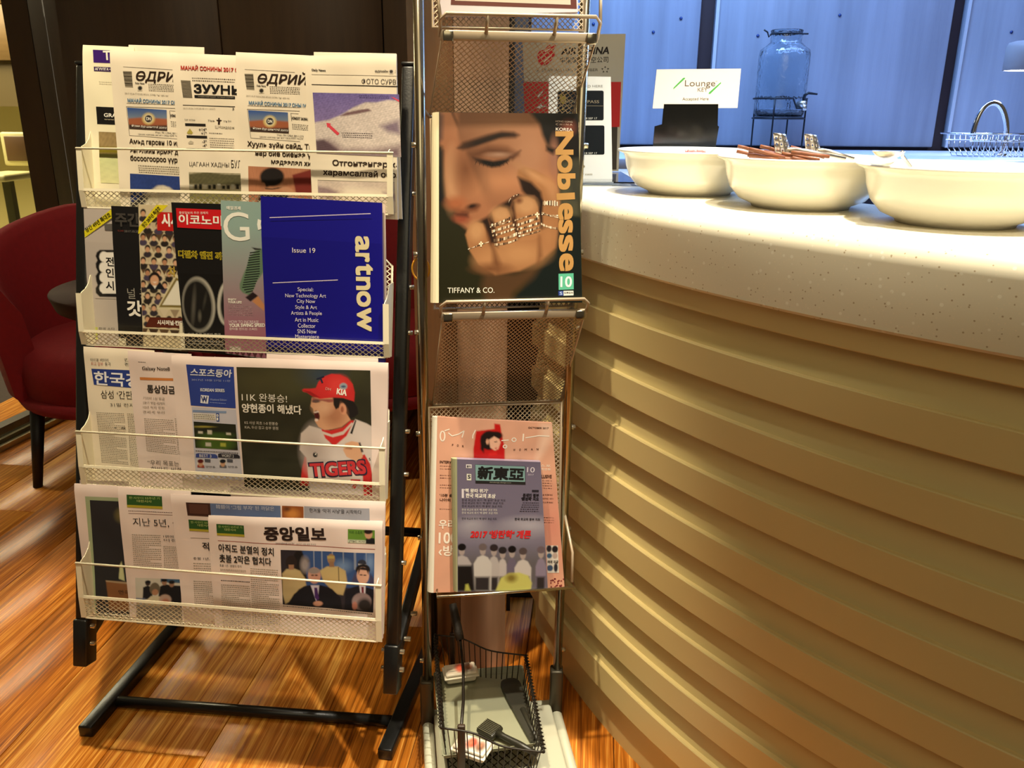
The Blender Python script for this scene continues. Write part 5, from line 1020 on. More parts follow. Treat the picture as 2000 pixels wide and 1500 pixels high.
for ch, y0, y1, h in (('N', 226, 384, 33), ('o', 398, 518, 28), ('b', 536, 640, 33), ('l', 682, 716, 33), ('e', 752, 862, 27), ('s', 874, 962, 26), ('s', 984, 1096, 26), ('e', 1120, 1238, 26)):
    dx = (y0 - 226) * .025
    s.text('cover_title', ch, i_(1066 + dx + (8 if ch in 'oesb' else 0), y0), i_(1066 + dx + 2 + (8 if ch in 'oesb' else 0), y1), h, GOLD, .055)
s.quad('issue_block', [i_(1088, 1262), i_(1198, 1258), i_(1200, 1376), i_(1090, 1380)], (86, 172, 140), 3); s.text('issue_block', '10', i_(1104, 1358), i_(1184, 1358), 20, (238, 236, 226), .02, 4)
s.quad('issue_block', [i_(1088, 1388), i_(1124, 1388), i_(1125, 1422), i_(1089, 1422)], (40, 60, 130), 3); s.quad('issue_block', [i_(1125, 1387), i_(1198, 1386), i_(1199, 1420), i_(1126, 1422)], (214, 214, 206), 3); s.text('issue_block', '인주간지', i_(1130, 1408), i_(1194, 1408), 3.6, BK, .02, 4); s.text('issue_block', 'S', i_(1098, 1416), i_(1116, 1416), 6, (170, 190, 230), .02, 4)
s.text('sponsor_line', 'TIFFANY & CO.', i_(278, 1398), i_(620, 1398), 10.5, (226, 222, 206), .0); s.done()
# spine text
s2 = Sheet  # (kept simple: the spine carries its title on the page block)
j_ = crop(800, 800, .25333)
s = ssheet(2, .003, [(852, 815), (1076, 828), (1103, 1153), (847, 1158)], .010, mag((206, 152, 128)), 'pink magazine with a woman in red, behind the smaller grey-violet monthly on the slim rack')
spine(s, ((842, 815), (835, 1158)), None, mat('page_block_white', (226, 222, 206), .6, noise=.05, nscale=2))
G_ = [('n', .03, .05, .05), ell(*j_(1100, 900), 30, 60, (196, 130, 112), 30),
      pol([j_(640, 110), j_(685, 115), j_(700, 200), j_(722, 290), j_(722, 420), j_(485, 420), j_(480, 300), j_(500, 165), j_(640, 150)], (186, 24, 22), 1.2),
      ell(*j_(600, 235), 17, 18, (30, 18, 16), 1.5), pol([j_(540, 200), j_(580, 180), j_(560, 330), j_(535, 300)], (30, 18, 16), 2), ell(*j_(648, 200), 14, 8, (30, 18, 16), 1.5),
      pol([j_(600, 230), j_(640, 205), j_(678, 225), j_(690, 250), j_(672, 300), j_(645, 312), j_(610, 290)], (222, 172, 144), 1.2), ell(*j_(588, 245), 3, 5, (206, 152, 124), 1), pol([j_(640, 292), j_(662, 288), j_(655, 300)], (180, 40, 40), .8), pol([j_(640, 245), j_(660, 240), j_(662, 247), j_(642, 250)], (60, 34, 30), .7), pol([j_(600, 330), j_(660, 320), j_(660, 345), j_(600, 350)], (206, 34, 30), 2),
      pol([j_(1000, 108), j_(1090, 113), j_(1095, 210), j_(960, 420), j_(1000, 200)], (222, 184, 160), 8)]
s.pic('cover_photo', [(852.6, 815.6), (1075.5, 828.5), (1102.4, 1152.4), (847.6, 1157.4)], (208, 156, 130), G_, 1.8, 1)
CW = (232, 222, 206)
for pts in ([(258, 165), (262, 168), (300, 155), (303, 160)],): pass
def stroke(P, wd, col, part='cover_title'):
    for a, b in zip(P[:-1], P[1:]):
        dx, dy = b[0] - a[0], b[1] - a[1]; l = math.hypot(dx, dy); nx, ny = -dy / l * wd, dx / l * wd
        s.poly(part, [j_(a[0] + nx, a[1] + ny), j_(b[0] + nx, b[1] + ny), j_(b[0] - nx, b[1] - ny), j_(a[0] - nx, a[1] - ny)], col, 3)
stroke([(232 + 18 * math.cos(t / 12 * 2 * PI) + 14, 205 + 38 * math.sin(t / 12 * 2 * PI)) for t in range(13)], 5, CW)
stroke([(262, 165), (300, 152)], 4, CW); stroke([(290, 180), (320, 205), (372, 190), (412, 165), (396, 218)], 4, CW); stroke([(500, 160), (480, 200), (478, 225)], 4, CW); stroke([(700, 242), (756, 238)], 4, CW)
stroke([(728 + 14 * math.cos(t / 10 * 2 * PI), 288 + 12 * math.sin(t / 10 * 2 * PI)) for t in range(11)], 4, CW); stroke([(797 + 16 * math.cos(t / 10 * 2 * PI), 236 + 14 * math.sin(t / 10 * 2 * PI)) for t in range(11)], 4, CW); stroke([(870, 190), (866, 248)], 5, CW); stroke([(885, 222), (985, 206), (1070, 210)], 4, CW)
s.text('cover_line', 'OCTOBER 2017', j_(906, 150), j_(1062, 156), 3.4, (60, 34, 26), .02)
for t, x0, x1, y in (('F', 320, 330, 282), ('O', 358, 370, 286), ('R', 398, 410, 292), ('W', 792, 808, 322), ('O', 838, 850, 321), ('M', 880, 896, 320), ('A', 928, 942, 318), ('N', 972, 986, 318)): s.text('cover_line', t, j_(x0, y), j_(x1, y), 4, (90, 56, 44), .02)
s.text('cover_line', 'INTERVIEW', j_(226, 414), j_(360, 420), 5, (60, 34, 26), .03); s.micro('small_print', [j_(228, 428), j_(330, 432), j_(330, 475), j_(228, 470)], 2, (120, 70, 60)); s.micro('small_print', [j_(228, 500), j_(330, 504), j_(330, 545), j_(228, 541)], 2, (120, 70, 60)); s.micro('small_print', [j_(228, 575), j_(330, 579), j_(330, 620), j_(228, 616)], 2, (120, 70, 60))
s.text('cover_line', '‘10분 솔루션', j_(226, 672), j_(380, 676), 6, (60, 34, 26), .02); s.text('cover_line', '나아의 기사', j_(228, 708), j_(380, 712), 6, (60, 34, 26), .02); s.micro('small_print', [j_(228, 760), j_(330, 764), j_(330, 784), j_(228, 780)], 1, (120, 70, 60))
for t, y, h in (('우리가', 918, 17), ('100', 1032, 21), ('‹방탄', 1128, 20)): s.text('cover_headline', t, j_(222, y), j_(420 if t != '100' else 365, y), h, (238, 228, 212), .02)
s.text('cover_line', '스포', j_(1000, 444), j_(1080, 446), 4, CW, 0); s.text('cover_line', '여성동', j_(1000, 472), j_(1082, 474), 4.6, CW, 0); s.text('cover_line', 'EXCLUSIVE', j_(960, 532), j_(1088, 534), 6.4, (60, 34, 26), .03)
s.micro('small_print', [j_(1018, 545), j_(1092, 548), j_(1096, 625), j_(1020, 622)], 4, (110, 66, 54)); s.micro('small_print', [j_(1020, 650), j_(1100, 652), j_(1104, 740), j_(1022, 738)], 3, (110, 66, 54)); s.micro('small_print', [j_(1030, 830), j_(1108, 832), j_(1112, 888), j_(1032, 886)], 3, (110, 66, 54))
s.pic('inset_photos', [j_(1050, 1050), j_(1140, 1052), j_(1150, 1262), j_(1062, 1262)], (206, 200, 190), [ell(*j_(1072, 1075), 5, 7, (40, 36, 44), 1), ell(*j_(1118, 1080), 6, 7, (30, 26, 30), 1), ell(*j_(1075, 1130), 5, 5, (60, 90, 120), 1), ell(*j_(1118, 1130), 5, 6, (170, 150, 140), 1), ell(*j_(1080, 1225), 6, 6, (60, 80, 110), 1), ell(*j_(1125, 1222), 4, 9, (40, 40, 50), 1)], 1.2, 3)
s.text('cover_line', '여의 지금', j_(1062, 1190), j_(1142, 1190), 6, (40, 34, 34), .03, 4)
for k in range(26): 
    x = 1075 + rng.rand() * 105; y = 1300 + rng.rand() * 85; s.poly('leaf_print', [j_(x, y), j_(x + 9, y - 6), j_(x + 14, y + 4), j_(x + 5, y + 9)], (120, 44, 50), 3)
s.done()
s = ssheet(2, .0165, [(891, 897.5), (1054, 904), (1070, 1154), (894, 1157)], .012, mag((128, 120, 140)), 'thick grey-violet monthly with black characters on teal plate, before the pink magazine')
spine(s, ((880, 900), (886, 1159)), None, mat('spine_green_grey', (150, 152, 118), .5))
H_ = [ell(*j_(900, 900), 40, 14, (190, 186, 196), 12), ell(*j_(480, 900), 26, 16, (176, 172, 182), 10), ell(*j_(700, 960), 60, 14, (150, 144, 158), 12), pol([j_(360, 1100), j_(1080, 1100), j_(1080, 1400), j_(360, 1400)], (112, 108, 112), 20)]
def man(x, top, sc_, hair, shirt, wid=46):
    q = [pol([j_(x - wid, 1400), j_(x - wid * 1.05, top + 150), j_(x - wid * .6, top + 100), j_(x, top + 82), j_(x + wid * .6, top + 100), j_(x + wid * 1.05, top + 150), j_(x + wid, 1400)], shirt, 1.5), ell(*j_(x, top + 50), 5.6, 9, (176, 164, 160), 1), ell(*j_(x, top + 20), 8, 7, hair, 1), pol([j_(x - 22, top + 20), j_(x + 22, top + 20), j_(x + 16, top + 42), j_(x - 18, top + 42)], hair, 1.5), pol([j_(x - wid * .9, 1290), j_(x + wid * .8, 1290), j_(x + wid * .8, 1400), j_(x - wid * .9, 1400)], (60, 56, 58), 3)]
    return q
for args in ((712, 1062, 1, (50, 46, 48), (196, 190, 188), 36), (785, 1055, 1, (26, 24, 26), (120, 112, 130), 40), (870, 1070, 1, (96, 84, 84), (206, 200, 196), 62), (645, 1042, 1, (60, 50, 52), (190, 184, 182), 42), (560, 1036, 1, (120, 108, 108), (206, 202, 198), 66), (400, 1036, 1, (28, 26, 28), (186, 180, 180), 70), (1010, 1060, 1, (120, 106, 112), (150, 140, 160), 40)): H_ += man(*args)
H_ += [pol([j_(360, 1200), j_(480, 1200), j_(500, 1400), j_(360, 1400)], (34, 32, 32), 3), pol([j_(660, 1400), j_(700, 1300), j_(760, 1262), j_(840, 1256), j_(910, 1280), j_(940, 1340), j_(930, 1400)], (206, 204, 120), 2), ell(*j_(780, 1300), 10, 8, (140, 124, 60), 5), pol([j_(425, 1400), j_(430, 1350), j_(450, 1345), j_(468, 1400)], (190, 190, 100), 2)]
s.pic('cover_photo', [(891.5, 898), (1053.5, 904.5), (1069.5, 1153.5), (894.5, 1156.5)], vgrad(900, (124, 116, 138), 1060, (134, 128, 146)), H_, 1.25, 1, ink=.8, con=1.15)
s.quad('title_plate', [j_(498, 426), j_(886, 442), j_(888, 584), j_(502, 572)], (36, 34, 34), 3); s.quad('title_plate', [j_(500, 428), j_(882, 444), j_(884, 562), j_(504, 550)], (116, 150, 150), 4); s.text('title_plate', '新東亞', j_(520, 534), j_(868, 548), 23, (26, 26, 26), .04, 6); s.text('title_plate', 'shindonga.donga.com', j_(610, 570), j_(776, 576), 3, (150, 150, 140), 0, 6)
s.text('cover_line', '10', j_(898, 488), j_(956, 490), 10, (206, 200, 210), -.004); s.text('cover_line', '2017', j_(904, 512), j_(950, 514), 3, (190, 184, 196), 0); s.quad('cover_seal', [j_(428, 425), j_(472, 426), j_(473, 455), j_(429, 454)], (200, 196, 196), 3); s.quad('cover_seal', [j_(434, 498), j_(469, 500), j_(470, 550), j_(435, 548)], (206, 206, 190), 3); s.text('cover_seal', 'S', j_(442, 534), j_(462, 535), 7, (50, 46, 60), .03, 4); s.text('cover_seal', '동아', j_(434, 448), j_(466, 449), 4, (50, 46, 60), .02, 4)
s.text('cover_headline', '‘핵 왕따 위기’', j_(415, 642), j_(598, 646), 7.6, (232, 228, 220), .02, 3); s.text('cover_headline', '한국 외교의 초상', j_(428, 682), j_(655, 688), 8.4, (232, 228, 220), .025, 3); s.quad('cover_line', [j_(396, 614), j_(413, 614), j_(414, 684), j_(397, 684)], (206, 200, 206), 3)
for y, c3, x1 in ((710, (34, 30, 36), 735), (732, (34, 30, 36), 720), (756, (34, 30, 36), 710), (784, (206, 204, 196), 672), (808, (206, 204, 196), 676), (852, (34, 30, 36), 668)): s.text('cover_line', '한국 외교의 위기 ‘핵 왕따’ 초상 지도', j_(398, y), j_(x1, y + 3), 4.6, c3, .01)
s.text('cover_line', '문재인 정부', j_(868, 678), j_(990, 680), 6.6, (30, 26, 32), .04); s.text('cover_line', '‘新권력’ 지도', j_(856, 706), j_(990, 708), 6.6, (30, 26, 32), .04); s.quad('cover_line', [j_(938, 624), j_(990, 625), j_(990, 642), j_(938, 641)], (40, 36, 44), 3); s.micro('small_print', [j_(870, 716), j_(992, 718), j_(992, 800), j_(840, 798)], 5, (60, 54, 66), 3); s.text('cover_line', '한국 외교의 정부 지도', j_(806, 858), j_(1002, 862), 5, (34, 30, 36), .02)
s.text('cover_headline', '2017 ‘방탄학’ 개론', j_(466, 992), j_(925, 996), 15, (196, 40, 44), .035, 4, shear=.12)
s.done()
# top pocket
k_ = crop(800, 0, .26667)
s = ssheet(0, .003, [(866, -150), (1128, -150), (1128, 26), (858, 31)], .010, mag((206, 196, 200)), 'white journal with brown framed cream panel in the top pocket of the slim rack')
s.quad('cover_frame', [(888, -140), (1118, -140), (1126, 20), (880, 10)], (92, 44, 36), 1); s.quad('cover_panel', [(896, -136), (1106, -136), (1114, 12), (888, 2)], (206, 188, 168), 2); s.done()

# ================================================================= things on the bar
ceramic = mat('white_glazed_bowl', (246, 242, 228), .18, coat=.4)
BG = 'white serving bowls on the bar'
def bowl(px, Y, label):
    c = aty(px, 380, Y); r = thing('serving_bowl', label, 'bowl', (c.x, Y, ZT), group=BG)
    prof = [(0, .003), (.066, .003), (.067, 0), (.071, 0), (.073, .004), (.092, .012), (.106, .028), (.1125, .046), (.115, .060), (.118, .067), (.127, .0705), (.1285, .0725), (.127, .0745), (.119, .0735), (.111, .067), (.108, .048), (.097, .025), (.07, .012), (0, .009)]
    MB().lathe(prof, n=64).build('bowl_body', ceramic, r); return c
c1 = bowl(1345, 1.50, 'white ceramic bowl farthest from the camera, in front of the tent sign on the bar')
c2 = bowl(1564, 1.29, 'middle white ceramic bowl on the bar, holding pretzel sticks')
c3 = bowl(1872, 1.10, 'nearest white ceramic bowl, cut by the right edge of the picture')
# pretzel sticks
prz = mat('baked_pretzel', (120, 66, 30), .55, noise=.4, nscale=60)
PG = 'pretzel sticks in the middle bowl'
for k in range(36):
    a = rng.rand() * .7 - .15; x = c2.x - .035 + (rng.rand() - .5) * .085; y = c2.y + (rng.rand() - .5) * .10; z = ZT + .056 + .016 * rng.rand() + (.010 if k > 16 else 0)
    L = .042 + .016 * rng.rand(); d = Vector((math.cos(a), -math.sin(a) * .8, -.06 - .2 * rng.rand())).normalized() * L / 2
    mb = MB(); mb.tube([-d, -d * .5 + Vector((0, 0, .0006)), Vector((0, .0007, 0)), d * .5, d], .0028, 7)
    tag(mb.build('pretzel_stick', prz, None, (x, y, z)), 'thin brown pretzel stick in the loose heap filling the middle white bowl', 'pretzel', PG)
stl = mat('polished_steel', (206, 196, 180), .34, 1.0)
def tongs(px, py, Y, ex, ey, label):
    hd = aty(px, py, Y); tl = aty(ex, ey, Y - .03); t = thing('serving_tongs', label, 'tongs', hd)
    mb = MB(); R_, Cc = 5, 6; wd, hh = .028, .030; ax = (tl - hd).normalized(); up = Vector((-.28, .1, 1)).normalized(); sd = Vector((1, .2, -.1)).normalized()
    g = lambda i, j: sd * (wd * (i / Cc - .5)) * (1 - .25 * (j / R_)) + up * (hh * (j / R_)) + Vector((0, -.010 * (1 - (2 * i / Cc - 1) ** 2), 0))
    vs = []; fs = []
    for j in range(R_ * 2 + 1):
        for i in range(Cc * 2 + 1): vs.append(g(i / 2, j / 2))
    W = Cc * 2 + 1
    for j in range(R_ * 2):
        for i in range(Cc * 2):
            if i % 3 == 1 and j % 3 == 1: continue
            a = j * W + i; fs.append((a, a + 1, a + W + 1, a + W))
    mb.add(vs, fs, smooth=True); o = mb.build('perforated_head', stl, t); md = o.modifiers.new('s', 'SOLIDIFY'); md.thickness = .0012
    for off in (0, .007):
        a = Vector((0.004, off, .006)); b = tl - hd + Vector((0, off, 0))
        MB().tube([a, a + (b - a) * .35 + Vector((0, 0, .002)), b], [.0042, .0038, .003], 8).build('arm', stl, t)
tongs(1530, 300, c2.y, 1652, 311, 'steel serving tongs with perforated head lying on the pretzel sticks, left of the other pair')
tongs(1590, 301, c2.y + .03, 1668, 311, 'steel serving tongs with perforated head nearer the right side of the middle bowl')
p = aty(1733, 313, c3.y - .035); q = aty(1778, 326, c3.y - .02)
t = thing('serving_spoon', 'round steel serving spoon resting on the rim of the nearest white bowl', 'spoon', p + Vector((0, 0, .006)))
MB().lathe([(0, -.004), (.008, -.0035), (.015, 0), (.019, .0045), (.0195, .005), (.0185, .0048), (.014, .001), (0, -.0028)], n=24).build('spoon_bowl', stl, t)
MB().tube([Vector((.017, 0, .004)), (q - p) * .6 + Vector((0, 0, .004)), (q - p) + Vector((0, 0, -.006))], .0022, 8).build('stem', stl, t)
cg = 'pink wrapped sweets in the farthest bowl'; cm_ = mat('pink_sweet_wrap', (226, 130, 124), .4, noise=.3, nscale=120)
for k in range(7):
    c = aty(1363, 290, c1.y); x, y = c.x + (rng.rand() - .5) * .022, c.y + (rng.rand() - .5) * .03
    mb = MB().rbox((-.006, -.004, -.003), (.006, .004, .004), .002); mb.tube([(-.010, 0, 0), (-.006, 0, 0)], [.004, .0015], 6).tube([(.006, 0, 0), (.010, 0, 0)], [.0015, .004], 6)
    tag(mb.build('sweet', cm_, None, (x, y, ZT + .062 + .004 * (k % 3))), 'small pink wrapped sweet heaped in the farthest white bowl', 'sweet', cg)
# signs
def vsign(name, label, Y, quad, th, rgb, tilt=0., cat='sign', ink=INKC):
    Yv = Vector((0, tilt, 1)).normalized(); m = mat('sign_board_%02x%02x%02x' % rgb, rgb, .45)
    return Sheet(name, label, cat, (0, Y, ZT), (1, 0, 0), Yv, quad, th, m, ink, wave=0., fold=False, parts='board')
acr = glass('clear_acrylic', (236, 242, 250), .02)
k_ = crop(980, 0, .173333)
Ya = onz(1120, 342, ZT).y
s = vsign('airline_sign', 'tall beige airline alliance sign with red block in a clear acrylic holder', Ya, [(1020, 68), (1222, 66), (1208, 334), (1030, 338)], .002, (168, 158, 134))
s.quad('colour_block', [(1022, 160), (1213, 160), (1210, 248), (1026, 250)], (176, 40, 34)); s.quad('colour_block', [(1027, 250), (1206, 248), (1204, 331), (1032, 335)], (62, 54, 42))
s.text('airline_name', 'AIR CHINA', (1096, 107), (1189, 105), 13.5, (34, 26, 20), .03, shear=.2); s.text('airline_name', '中国国际航空公司', (1094, 124), (1188, 122), 12, (48, 40, 30), -.004)
s.text('alliance_line', 'A STAR ALLIANCE MEMBER', (1048, 140), (1168, 139), 5.4, (100, 92, 74), .0)
for a in range(5):
    t = a * 2 * PI / 5 - PI / 2; c = (1182 + 6 * math.cos(t), 136 + 5 * math.sin(t)); s.poly('alliance_emblem', [(c[0] + 2.4 * math.cos(t + d), c[1] + 2.4 * math.sin(t + d)) for d in (0, 2.3, 4.2)], (84, 78, 66), 3)
RED = (178, 36, 38)
s.poly('airline_emblem', [k_(395, 620), k_(430, 570), k_(480, 560), k_(520, 515), k_(545, 500), k_(560, 530), k_(600, 500), k_(612, 520), k_(570, 580), k_(600, 590), k_(598, 620), k_(560, 680), k_(500, 735), k_(450, 738), k_(415, 700)], RED, 3)
for q in ([k_(430, 650), k_(500, 590), k_(510, 600), k_(440, 665)], [k_(470, 690), k_(560, 610), k_(568, 620), k_(480, 702)], [k_(480, 575), k_(540, 545), k_(545, 555), k_(490, 588)]): s.poly('airline_emblem', q, (196, 186, 160), 4)
for q in ([k_(395, 1090), k_(470, 1010), k_(462, 1040), k_(410, 1100)], [k_(470, 1110), k_(505, 1085), k_(490, 1120)], [k_(395, 1215), k_(440, 1160), k_(455, 1190), k_(520, 1195), k_(430, 1222)]): s.poly('aeroplane_picture', q, (196, 190, 176), 3)
s.done()
a0, a1 = aty(1018, 66, Ya), aty(1224, 66, Ya); ah = a0.z - ZT
MB().box((a0.x - .002, -.006, 0), (a1.x + .002, -.0035, ah)).box((a0.x - .002, .002, 0), (a1.x + .002, .0045, ah)).box((a0.x - .002, -.0035, 0), (a0.x, .002, ah)).box((a1.x, -.0035, 0), (a1.x + .002, .002, ah)).box((a0.x - .002, -.03, -.0), (a1.x + .002, -.0062, .003)).build('acrylic_holder', acr, s.root, loc=tuple(Vector((0, Ya, ZT + .0005)) - s.root.location))
Yp = onz(1140, 357, ZT).y
s = vsign('card_sign', 'white stand-up sign showing two black membership cards beside the slim rack', Yp, [(1072, 148), (1193, 150), (1196, 353), (1070, 354)], .004, (222, 226, 226), .03)
for (y0, y1) in ((177, 235), (245, 302)):
    x0, x1 = 1089, 1179 + (y0 > 200) * 1.5; r_ = 3; pts = []
    for cx, cy, a in ((x1 - r_, y0 + r_, -90), (x1 - r_, y1 - r_, 0), (x0 + r_, y1 - r_, 90), (x0 + r_, y0 + r_, 180)):
        for d in (0, 30, 60, 90): pts.append((cx + r_ * math.cos(math.radians(a + d)), cy + r_ * math.sin(math.radians(a + d))))
    s.poly('card_picture', pts, (14, 20, 26), 1)
s.text('card_text', 'PRIORITY PASS', (1096, 201), (1170, 201.5), 5.6, (150, 140, 120), .0, 3); s.quad('card_text', [(1092, 206), (1178, 206.6), (1178, 207.3), (1092, 206.7)], (140, 132, 112), 3)
s.text('card_text', '2', (1098, 215), (1101, 215), 5, (200, 180, 90), .0, 3); s.text('card_text', 'SMITH', (1112, 224), (1140, 224), 3.6, (170, 170, 160), .0, 3); s.text('card_text', '18 SEP 17', (1142, 233), (1166, 233), 3.6, (206, 206, 200), .01, 3); s.text('card_text', '18 SEP 17', (1142, 301), (1166, 301), 3.6, (206, 206, 200), .01, 3)
s.text('card_text', '89', (1131, 283), (1140, 283), 5, (206, 190, 90), .01, 3); s.text('card_text', 'SMI', (1133, 292), (1142, 292), 3.6, (170, 170, 160), .0, 3)
s.poly('card_emblem', [(1093, 190), (1097, 182), (1100, 190), (1104, 182), (1106, 196), (1100, 204), (1094, 200)], (110, 96, 40), 3)
s.text('heading', 'ACCEPTED HERE', (1110, 171), (1177, 170.5), 4.6, (130, 128, 120), .0); s.text('heading', 'P', (1133, 333), (1142, 333), 11, (140, 128, 100), -.012); s.text('heading', 'PRIORITY PASS', (1112, 343), (1157, 342), 3.2, (150, 138, 112), .0); s.done()
MB().prism([(0, 0, 0), (0, .06, 0), (0, .004, .16)], (.006, 0, 0)).build('rear_strut', mat('sign_strut', (220, 220, 214), .5), s.root, loc=(.03, 0, -.004)).rotation_euler = (0, 0, 0)
for ch in s.root.children:
    if ch.name.startswith('rear_strut'): ch.matrix_parent_inverse = Matrix.Identity(4); ch.matrix_local = s.root.matrix_world.inverted() @ Matrix.Translation(s.root.location + Vector((.03, .0042, 0)))
l_ = crop(1130, 40, .233333); Yl = 1.74
s = vsign('tent_sign', 'white lounge card sign with green slashes standing on its black holder', Yl - .012, [l_(655, 410), l_(1360, 403), l_(1330, 732), l_(620, 736)], .002, (232, 222, 208), .10)
s.text('logo', 'Lounge', l_(888, 566), l_(1142, 566), 15.5, (104, 90, 78), .004); s.text('logo', 'KEY', l_(996, 595), l_(1080, 594), 7.6, (126, 112, 100), -.008); s.text('logo', 'TM', l_(1144, 516), l_(1160, 514), 2, (104, 90, 78), 0)
s.poly('logo_slash', [l_(792, 578), l_(795, 562), l_(876, 480), l_(893, 480), l_(893, 484)], (78, 164, 76)); s.poly('logo_slash', [l_(1088, 614), l_(1092, 602), l_(1190, 516), l_(1194, 524), l_(1102, 614)], (78, 164, 76))
s.text('caption', 'Accepted Here', l_(868, 676), l_(1087, 674), 7.4, (96, 82, 70), .004); s.done()
pts = [aty(*l_(*q), Yl) for q in ((715, 700), (1170, 700), (1165, 880), (1176, 888), (1150, 1040))]; pl = [aty(*l_(*q), Yl) for q in ((625, 1040), (638, 885), (700, 868))]
br_ = Vector((pts[-1].x - .002, Yl, ZT)); bl_ = Vector((pl[0].x - .002, Yl, ZT))
t = thing('brochure_holder', 'black acrylic brochure holder under the white tent sign behind the farthest bowl', 'holder', (bl_.x, Yl, ZT))
P_ = [q - Vector((bl_.x, Yl, ZT)) for q in pts + [br_, bl_] + pl]
blg = mat('gloss_black_plastic', (14, 14, 12), .12, coat=.6)
MB().prism(P_, (0, .004, 0)).build('back_plate', blg, t); wdt = (br_ - bl_).x
MB().box((0, -.035, 0), (wdt, 0, .004)).box((0, -.035, .004), (wdt, -.032, .035)).box((0, -.035, 0), (.003, 0, .07)).box((wdt - .003, -.035, 0), (wdt, 0, .07)).build('pocket', blg, t)
P2 = [aty(*l_(*q), Yl + .03) for q in ((655, 412), (1372, 404), (1348, 730), (640, 730))]

# ================================================================= drinks dispenser, tap, rack and lamp by the blue wall
YD = 3.3; ZC = 1.0155
def dz(y, x=1525): return aty(x, y, YD).z - ZC
cx0 = aty(1523, 200, YD).x; kx = (aty(1573, 200, YD).x - cx0) / 50
t = thing('drink_dispenser', 'empty blue-tinted glass drink dispenser jar with spout on a black wire stand', 'dispenser', (cx0, YD, ZC))
z0 = max(.1, dz(228)); r0 = 48 * kx
zt_, zs, zn, zc_ = dz(98), dz(86), dz(66), dz(60)
prof = [(0, z0), (r0 * .92, z0), (r0 * .98, z0 + .012), (r0, z0 + .03), (r0 * 1.0, zt_ - .02), (r0 * .97, zt_), (r0 * .72, zs - .004), (r0 * .60, zs + .006), (r0 * .60, zn), (r0 * .63, zc_), (r0 * .60, zc_ + .003), (r0 * .57, zc_), (r0 * .56, zs + .006), (r0 * .68, zs - .010), (r0 * .93, zt_ - .008), (r0 * .96, zt_ - .025), (r0 * .955, z0 + .03), (r0 * .9, z0 + .012), (0, z0 + .01)]
jg = glass('pale_blue_glass', (236, 246, 252), .03)
n_ = jg.node_tree.nodes.new('ShaderNodeTexNoise'); n_.inputs['Scale'].default_value = 16; b2 = jg.node_tree.nodes.new('ShaderNodeBump'); b2.inputs['Strength'].default_value = .25; b2.inputs['Distance'].default_value = .006
jg.node_tree.links.new(n_.outputs['Fac'], b2.inputs['Height']); jg.node_tree.links.new(b2.outputs[0], jg.node_tree.nodes['Principled BSDF'].inputs['Normal'])
MB().lathe(prof, n=56).build('glass_jar', jg, t)
wire = mat('black_wire', (14, 18, 26), .4, .3)
ring_ = lambda z, r: [(r * math.cos(a * PI / 16), r * math.sin(a * PI / 16), z) for a in range(32)]
st_ = bpy.data.objects.new('wire_stand', None); COL.objects.link(st_); st_.parent = t; st_.empty_display_size = .03
MB().tube(ring_(z0 - .006, r0 * 1.03), .0035, 6, closed=True).build('base_ring', wire, st_)
MB().lathe([(0, z0 - .004), (r0 * 1.0, z0 - .004), (r0 * 1.0, z0 - .001), (0, z0 - .001)], n=32).build('base_plate', wire, st_)
up_ = []
for k in range(33):
    a = k * PI / 16; z = dz(193); x, y = r0 * 1.05 * math.cos(a), r0 * 1.05 * math.sin(a)
    if -1.35 < (math.atan2(y, x)) < -.62: z -= .034
    up_.append((x, y, z))
MB().tube(up_[:-1], .0032, 6, closed=True).build('upper_ring', wire, st_)
for a in (-2.05, -.45, .9, 2.5):
    x, y = r0 * 1.04 * math.cos(a), r0 * 1.04 * math.sin(a)
    MB().tube([(x, y, dz(193)), (x, y, z0 - .006), (x * 1.0, y * 1.0, .012), (x * 1.04, y * 1.04, .004), (x * 1.16, y * 1.16, .004)], .0034, 6).build('leg', wire, st_)
MB().tube([(-r0 * .62, -.01, zn), (-r0 * .74, -.01, zn - .012), (-r0 * .80, -.01, zn + .004), (-r0 * .95, -.01, zn + .012)], .003, 6).build('clasp', wire, t)
MB().tube(ring_(zn - .002, r0 * .63), .0028, 6, closed=True).build('neck_wire', wire, t)
MB().tube([(r0 * .6, -.01, zn), (r0 * .82, -.01, zn)], .003, 6).build('clasp', wire, t)
sx, sy = r0 * .55, -r0 * .86
sp = bpy.data.objects.new('spout', None); COL.objects.link(sp); sp.parent = t; sp.location = (sx, sy, z0 + .045); sp.empty_display_size = .02
MB().tube([(-.002, .006, 0), (.006, -.03, 0)], .012, 12).build('valve_body', stl, sp); MB().tube([(.006, -.026, 0), (.008, -.034, -.022)], .007, 10).build('nozzle', stl, sp)
MB().tube([(.004, -.02, .008), (.006, -.024, .03), (.018, -.026, .038), (.05, -.028, .034)], [.004, .006, .005, .003], 8).build('lever', wire, sp)
YF = 2.98
fp = [aty(x, y, YF) for x, y in ((1964, 272), (1966, 255), (1965, 235), (1959, 214), (1950, 203), (1940, 200), (1926, 205), (1913, 222), (1904, 245), (1900, 262))]
fb = Vector((aty(1954, 300, YF).x, YF, ZC)); t = thing('tap', 'tall arched chrome tap rising from the back counter', 'tap', fb)
cs_ = mat('blue_lit_chrome', (220, 224, 232), .1, 1.0)
MB().tube([Vector((0, 0, 0)), Vector((0, 0, .012))], .02, 16).build('base_flange', cs_, t)
pp = [Vector((0, 0, .01))] + [q - fb for q in fp]
for _ in range(2): pp = [pp[0]] + [q for a, b in zip(pp[:-1], pp[1:]) for q in (a.lerp(b, .25), a.lerp(b, .75))] + [pp[-1]]
MB().tube(pp, .0092, 14).build('spout_arch', cs_, t)
